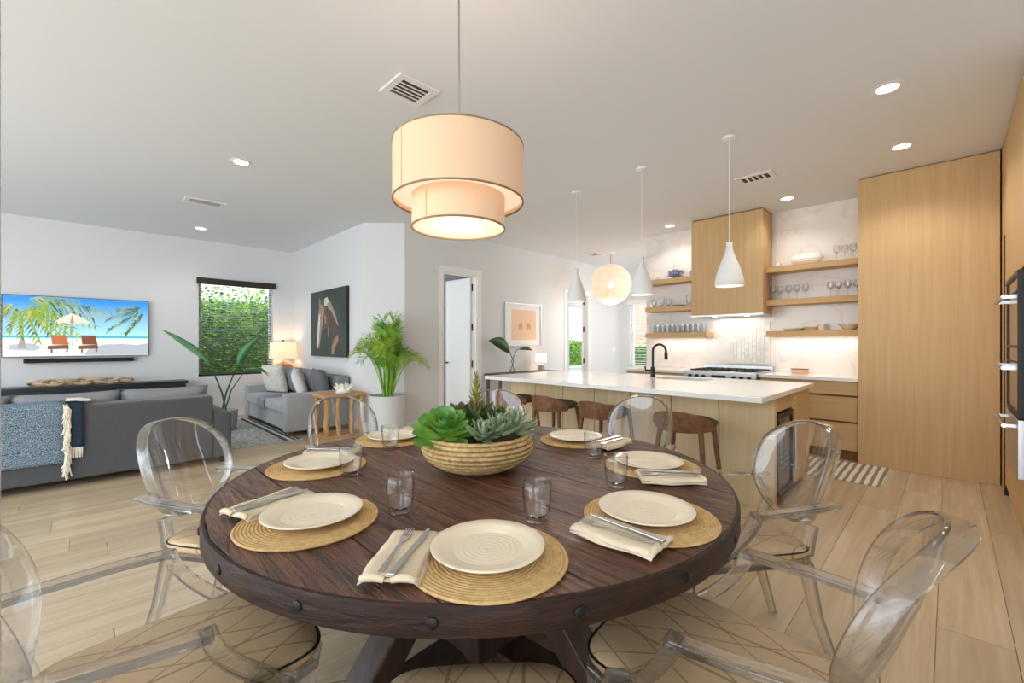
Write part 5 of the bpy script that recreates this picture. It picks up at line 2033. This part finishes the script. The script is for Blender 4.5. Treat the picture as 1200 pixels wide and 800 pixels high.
for a in (7.05, 7.96):
    pillow('back_cushion', '', (2.60, a, 0.67), 0.90, 0.46, 0.24, (R(12), 0, R(-90)), BCK, parent=s2)
for x in (2.06, 2.80):
    for y_ in (6.50, 8.50):
        MB().box(x - 0.035, x + 0.035, y_ - 0.035, y_ + 0.035, 0, 0.06).build('leg', plain('sofa_leg', '#7b5431', 0.5), s2)
KNIT = speckle_mat('white_knit', '#d8d3ca', '#f0ece4', 60, bump=0.8)
pillow('throw_pillow', 'white textured pillow at the far end of the pale sofa', (2.33, 8.14, 0.70), 0.52, 0.50, 0.20, (R(14), 0, R(-70)), KNIT, 'pillow', 'throw pillows')
pillow('throw_pillow', 'grey striped pillow in the middle of the pale sofa', (2.46, 7.30, 0.69), 0.46, 0.46, 0.16, (R(18), 0, R(-100)), stripe_mat('pillow_stripe', '#a9aaa9', '#eceae4', 6, 0, 0.3), 'pillow', 'throw pillows')
pillow('throw_pillow', 'white pillow before the striped pillow on the pale sofa', (2.36, 7.02, 0.68), 0.46, 0.46, 0.16, (R(20), 0, R(-112)), plain('pillow_white', '#e8e6e1', 0.9, bump=0.2, bscale=300), 'pillow', 'throw pillows')
pillow('throw_pillow', 'dark grey pillow nearest the end table on the pale sofa', (2.56, 6.74, 0.70), 0.44, 0.46, 0.18, (R(14), 0, R(-96)), plain('pillow_dark', '#6d7074', 0.9, bump=0.2, bscale=300), 'pillow', 'throw pillows')
tb = thing('sofa_throw', 'thin grey blanket laid over the seat of the pale sofa', 'blanket', (0, 0, 0))
pts = [(2.60, 0.462), (2.3, 0.464), (2.05, 0.464), (1.975, 0.456), (1.955, 0.42), (1.953, 0.30)]
def fnb(u, v):
    q = v * (len(pts) - 1)
    i = min(int(q), len(pts) - 2)
    f = q - i
    return (pts[i][0] * (1 - f) + pts[i + 1][0] * f, 7.36 + 0.36 * u, pts[i][1] * (1 - f) + pts[i + 1][1] * f + 0.004 * math.sin(u * 14))
MB().grid(fnb, 12, 20).build('cloth', plain('throw_grey', '#8d9196', 0.95, bump=0.3, bscale=250), tb, smooth='all', solid=0.006)

# end table of raw branches
et = thing('end_table', 'rustic wooden end table with branch legs beside pale sofa', 'table', (2.60, 6.14, 0))
MB().box(-0.30, 0.30, -0.22, 0.22, 0.555, 0.60).build('top', RAWWOOD, et, bevel=0.008)
MB().box(-0.28, 0.28, -0.20, 0.20, 0.0, 0.035).build('bottom_board', RAWWOOD, et, bevel=0.006)
rj = random.Random(4)
for (x, y_) in ((-0.25, -0.18), (-0.08, -0.17), (0.10, -0.18), (0.25, -0.17), (-0.25, 0.17), (0.25, 0.17)):
    p = [(x + rj.uniform(-.012, .012), y_ + rj.uniform(-.01, .01), 0.035 + 0.52 * k / 6) for k in range(7)]
    MB().tube(p, [0.030 + rj.uniform(-.007, .007) for _ in range(7)], 9).build('branch_leg', RAWWOOD, et, smooth=True)
co = thing('coral_piece', 'white branching coral on the rustic end table', 'ornament', (2.64, 6.08, 0.60))
m = MB()
rj = random.Random(8)
m.lathe([(0, 0), (0.09, 0), (0.10, 0.02), (0.06, 0.06), (0, 0.08)], 16, (0, 0, 0), 1.2, 0.8)
for i in range(34):
    a = rj.uniform(0, 2 * PI)
    r = rj.uniform(0.02, 0.12)
    h = rj.uniform(0.07, 0.14)
    m.tube([(r * 0.5 * math.cos(a), r * 0.4 * math.sin(a), 0.03), (r * math.cos(a), r * 0.8 * math.sin(a), h * 0.7), (r * 1.25 * math.cos(a), r * math.sin(a), h)], [0.022, 0.018, 0.010], 6)
stuff(m.build('coral', plain('coral_white', '#f2efe9', 0.8, bump=0.5, bscale=80), co, smooth=True))

# corner side table and lamp
ctb = thing('side_table', 'small side table in the corner behind the pale sofa', 'table', (2.66, 8.81, 0))
MB().box(-0.20, 0.20, -0.20, 0.20, 0.60, 0.635).build('top', WALNUT, ctb, bevel=0.004)
for sx in (-1, 1):
    for sy in (-1, 1):
        MB().box(sx * 0.17 - 0.015, sx * 0.17 + 0.015, sy * 0.17 - 0.015, sy * 0.17 + 0.015, 0, 0.60).build('leg', WALNUT, ctb)
def table_lamp(name, label, loc, r0, r1, hs0, hs1, base_prof, bm_, power, col, estr, finial=True):
    t = thing(name, label, 'lamp', loc)
    MB().lathe(base_prof, 24).build('base', bm_, t, smooth=40)
    MB().tube([(0, 0, base_prof[-1][1] - 0.01), (0, 0, hs1)], 0.006, 8).build('stem', plain('brass', '#8d7345', 0.4, metal=0.8), t)
    MB().lathe([(r0, hs0), (r1, hs1)], 40).build('shade', plain('lamp_shade_' + name, col, 0.9, spec=0.1, emit=col, estr=estr), t, smooth='all', solid=0.003)
    if finial:
        MB().lathe([(0, hs1), (0.012, hs1), (0.018, hs1 + 0.018), (0.012, hs1 + 0.034), (0, hs1 + 0.036)], 12).build('finial', BLACK, t, smooth=True)
    MB().lathe([(0, hs0 + 0.06), (0.028, hs0 + 0.08), (0.034, hs0 + 0.12), (0.02, hs0 + 0.15), (0, hs0 + 0.155)], 14).build('bulb', glow('lamp_bulb', '#ffe2b8', 6), t, smooth=True)
    lamp('lamp_light', 'POINT', (0, 0, (hs0 + hs1) / 2), power, (1, 0.72, 0.45), 0.05, None, t)
WOV = speckle_mat('woven_base', '#6d4a33', '#b98f6a', 45, lo=0.40, hi=0.60, bump=1.0)
table_lamp('table_lamp', 'lit table lamp with cream shade and woven base beside the window', (2.66, 8.78, 0.635), 0.235, 0.215, 0.385, 0.70,
           [(0, 0), (0.10, 0), (0.16, 0.05), (0.185, 0.13), (0.175, 0.21), (0.13, 0.275), (0.05, 0.31), (0.0, 0.34)], WOV, 3.5, '#f5dcb6', 0.45)

# horse painting
hp = thing('horse_painting', 'large dark canvas painting of a pale horse head', 'painting', (HX, 7.99, 1.085))
PW, PH = 1.47, 1.11
# local: u runs along -y; the picture faces -x
MB().box(-0.045, -0.001, -PW, 0, 0, PH).build('canvas', plain('canvas_edge', '#1f2422', 0.6), hp)
def P_(c):
    return plain('paint_' + c, c, 0.6, spec=0.2, var=0.12, vscale=30)
fnp = lambda x, y_, z: (y_, -x, z)
hl = [('ground_paint', [(0.0, 0.0), (1, 0.0), (1, 1), (0.0, 1)], P_('#4b5451')),
      ('ground_vignette', [(0.30, 0.0), (1, 0.0), (1, 0.62), (0.9, 0.5), (0.72, 0.2), (0.5, 0.1)], P_('#444c4a')),
      ('neck', [(0.47, 0.17), (0.55, 0.18), (0.64, 0.26), (0.72, 0.36), (0.79, 0.48), (0.83, 0.62), (0.82, 0.76), (0.74, 0.88), (0.70, 0.97), (0.60, 0.975), (0.585, 0.86), (0.63, 0.74), (0.60, 0.63), (0.52, 0.56), (0.45, 0.48), (0.40, 0.34)], P_('#5f554e')),
      ('mane', [(0.45, 0.14), (0.52, 0.13), (0.58, 0.18), (0.66, 0.30), (0.74, 0.42), (0.80, 0.56), (0.77, 0.54), (0.68, 0.42), (0.60, 0.32), (0.54, 0.30), (0.49, 0.24)], P_('#a8988a')),
      ('shoulder_light', [(0.70, 0.72), (0.78, 0.68), (0.80, 0.76), (0.70, 0.88), (0.67, 0.96), (0.61, 0.96), (0.63, 0.84)], P_('#a98672')),
      ('jaw', [(0.34, 0.24), (0.46, 0.28), (0.52, 0.40), (0.53, 0.52), (0.47, 0.58), (0.40, 0.58), (0.35, 0.66), (0.31, 0.60)], P_('#6c5c53')),
      ('face', [(0.27, 0.24), (0.36, 0.20), (0.42, 0.26), (0.40, 0.38), (0.36, 0.52), (0.32, 0.66), (0.29, 0.80), (0.25, 0.89), (0.20, 0.88), (0.185, 0.80), (0.20, 0.66), (0.22, 0.50), (0.235, 0.36)], P_('#a28c80')),
      ('blaze', [(0.265, 0.36), (0.30, 0.36), (0.285, 0.52), (0.265, 0.68), (0.25, 0.82), (0.225, 0.88), (0.195, 0.86), (0.205, 0.70), (0.225, 0.54)], P_('#dcdde2')),
      ('ear', [(0.27, 0.25), (0.255, 0.14), (0.275, 0.10), (0.31, 0.17), (0.325, 0.24)], P_('#a88671')),
      ('ear', [(0.35, 0.22), (0.37, 0.13), (0.40, 0.14), (0.41, 0.22)], P_('#8d7060')),
      ('forelock', [(0.42, 0.13), (0.50, 0.11), (0.54, 0.17), (0.48, 0.24), (0.42, 0.24)], P_('#d8dcd6')),
      ('eye', [(0.285, 0.41), (0.31, 0.395), (0.325, 0.42), (0.305, 0.435)], P_('#1c1512')),
      ('nostril', [(0.205, 0.83), (0.22, 0.82), (0.225, 0.85), (0.21, 0.86)], P_('#4a3a36')),
      ('cheek_light', [(0.42, 0.36), (0.47, 0.40), (0.48, 0.50), (0.43, 0.50)], P_('#a98570')),
      ('rein_light', [(0.52, 0.56), (0.535, 0.55), (0.54, 0.68), (0.52, 0.72)], P_('#9c8f88'))]
for i, (nm, poly, m_) in enumerate(hl):
    pts = [(-0.0455 - 0.0004 * i, -u * PW, (1 - v) * PH) for u, v in poly]
    MB().add(pts, [tuple(range(len(pts)))]).build(nm, m_, hp, fix=False)

# areca palm in a pale pot
ap = thing('potted_palm', 'areca palm in a pale grey cylinder pot beside the end table', 'plant', (2.96, 5.40, 0))
MB().lathe([(0, 0), (0.23, 0), (0.245, 0.01), (0.255, 0.585), (0.25, 0.60), (0.235, 0.60), (0.23, 0.54), (0, 0.54)], 40).build('pot', plain('pot_pale', '#c9c9c7', 0.6), ap, smooth=30)
MB().lathe([(0, 0.545), (0.228, 0.545), (0.228, 0.55), (0, 0.56)], 24).build('soil', plain('soil', '#4a3a2b', 0.95, bump=1, bscale=60), ap)
PALM = [plain('palm_leaf_a', '#86b53a', 0.45, var=0.3, vscale=12), plain('palm_leaf_b', '#5f9a3c', 0.45, var=0.3, vscale=12), plain('palm_leaf_c', '#a3c246', 0.45, var=0.3, vscale=12)]
rp_ = random.Random(17)
for i in range(42):
    az = i * 2.39996 + rp_.uniform(-0.2, 0.2)
    out = rp_.uniform(0.10, 0.46) if i > 10 else rp_.uniform(0.04, 0.20)
    top_ = rp_.uniform(1.28, 1.66) - out * 0.35 + (0.15 if i <= 5 else 0)
    d = Vector((math.cos(az), math.sin(az), 0))
    # keep clear of the walls behind
    if d.x * 0.5 + d.y * 0.5 > 0.3:
        out *= 0.55
    b0 = d * 0.05 + Vector((0, 0, 0.55))
    b1 = d * (0.06 + out * 0.25) + Vector((0, 0, 0.55 + (top_ - 0.55) * 0.70))
    b2 = d * (out * 0.75) + Vector((0, 0, top_ + 0.06))
    b3 = d * (out * 1.25) + Vector((0, 0, top_ - 0.10 - out * 0.15))
    pts = []
    N = 16
    for k in range(N + 1):
        u = k / N
        pts.append(b0 * (1 - u) ** 3 + b1 * 3 * u * (1 - u) ** 2 + b2 * 3 * u * u * (1 - u) + b3 * u ** 3)
    m = MB()
    m.tube(pts, [0.008 * (1 - 0.75 * k / N) for k in range(N + 1)], 5)
    for k in range(28):
        u = 0.30 + 0.70 * k / 27
        q = u * N
        a = min(int(q), N - 1)
        c = pts[a].lerp(pts[a + 1], q - a)
        t_ = (pts[a + 1] - pts[a]).normalized()
        sd = t_.cross(Vector((0, 0, 1)))
        if sd.length < 0.1:
            sd = Vector((-d.y, d.x, 0))
        sd.normalize()
        up = sd.cross(t_).normalized()
        L = 0.27 * (1 - 0.55 * abs(u - 0.55) / 0.45) * rp_.uniform(0.85, 1.1)
        for s_ in (-1, 1):
            dr = (sd * s_ * 0.70 + t_ * 0.70 + up * 0.22).normalized()
            e = c + dr * L + Vector((0, 0, -0.05 * rp_.random()))
            mid = c + dr * L * 0.5 + Vector((0, 0, 0.012))
            wv = t_ * 0.0062
            m.add([c - wv * 0.4, mid - wv, e, mid + wv, c + wv * 0.4], [(0, 1, 3, 4), (1, 2, 3)])
    m.build('frond', PALM[i % 3], ap, fix=False)

# console table, leaf vase, small lamp and print beyond the island
cs = thing('console_table', 'narrow dark wood console table under the framed peach print', 'table', (5.66, 5.42, 0))
MB().box(-0.78, 0.78, -0.20, 0.19, 0.75, 0.79).build('top', plain('console_walnut', '#5b4233', 0.5), cs, bevel=0.004)
for sx in (-1, 1):
    for sy in (-1, 1):
        MB().box(sx * 0.72 - 0.02, sx * 0.72 + 0.02, sy * 0.15 - 0.02, sy * 0.15 + 0.02, 0, 0.75).build('leg', plain('console_walnut', '#5b4233', 0.5), cs)
def L3(a, z, dpt=0.0):
    return (a * 1.35, -0.1 * dpt, z)
lv = thing('leaf_vase', 'two green leaf stems in a clear vase on the console table', 'plant', (5.38, 5.42, 0.79))
MB().lathe([(0, 0), (0.05, 0), (0.055, 0.02), (0.045, 0.12), (0.042, 0.12), (0.05, 0.02), (0, 0.01)], 20).build('vase', GLASS, lv, smooth=True)
stem([L3(-0.04, 0.012), L3(0.02, 0.20), L3(-0.06, 0.38)], [0.008, 0.007, 0.006], lv)
broad_leaf(L3(-0.05, 0.36), L3(-0.16, 0.58), L3(-0.42, 0.56), 0.10, LEAFD, lv, L3(0.25, 0.8, 0.4))
stem([L3(0.04, 0.012), L3(-0.02, 0.20), L3(0.08, 0.40), L3(0.22, 0.43), L3(0.36, 0.40)], [0.008, 0.007, 0.006, 0.006, 0.006], lv)
broad_leaf(L3(0.12, 0.41), L3(0.26, 0.46), L3(0.38, 0.38), 0.035, LEAFD, lv, L3(0.1, 0.4, 0.9))
table_lamp('accent_lamp', 'small lit lamp with pale shade on the console table', (6.14, 5.42, 0.79), 0.10, 0.10, 0.16, 0.32,
           [(0, 0), (0.06, 0), (0.065, 0.02), (0.065, 0.12), (0.03, 0.13), (0.0, 0.135)], plain('lamp_base_grey', '#b9b2ab', 0.6), 1.2, '#fbe4cf', 0.8, False)
pf = thing('framed_print', 'square white framed peach print with two small figures', 'picture', (5.39, DY, 1.26))
FWD, FH = 0.975, 0.79
MB().slab([0, 0.02, FWD - 0.02, FWD], [0, 0.02, FH - 0.02, FH], -0.035, -0.001, lambda u, v, d: (u, d, v), {(1, 1)}).build('frame', plain('frame_silver', '#cfcfcf', 0.35, metal=0.3), pf)
MB().box(0.02, FWD - 0.02, -0.014, -0.001, 0.02, FH - 0.02).build('mat_board', WHITEM, pf)
pk = [('print', [(0.17, 0.15), (0.86, 0.15), (0.86, 0.86), (0.17, 0.86)], plain('peach_print', '#f3cfae', 0.7)),
      ('figure', [(0.36, 0.60), (0.36, 0.52), (0.39, 0.46), (0.44, 0.46), (0.47, 0.52), (0.46, 0.61), (0.43, 0.62), (0.42, 0.56), (0.39, 0.62)], plain('figure_tan', '#d9a87e', 0.7)),
      ('figure', [(0.58, 0.61), (0.58, 0.50), (0.62, 0.45), (0.68, 0.48), (0.70, 0.56), (0.69, 0.62), (0.66, 0.62), (0.65, 0.56), (0.61, 0.62)], plain('figure_tan', '#d9a87e', 0.7))]
picture_layers(pf, FWD, FH, -0.0145, pk)
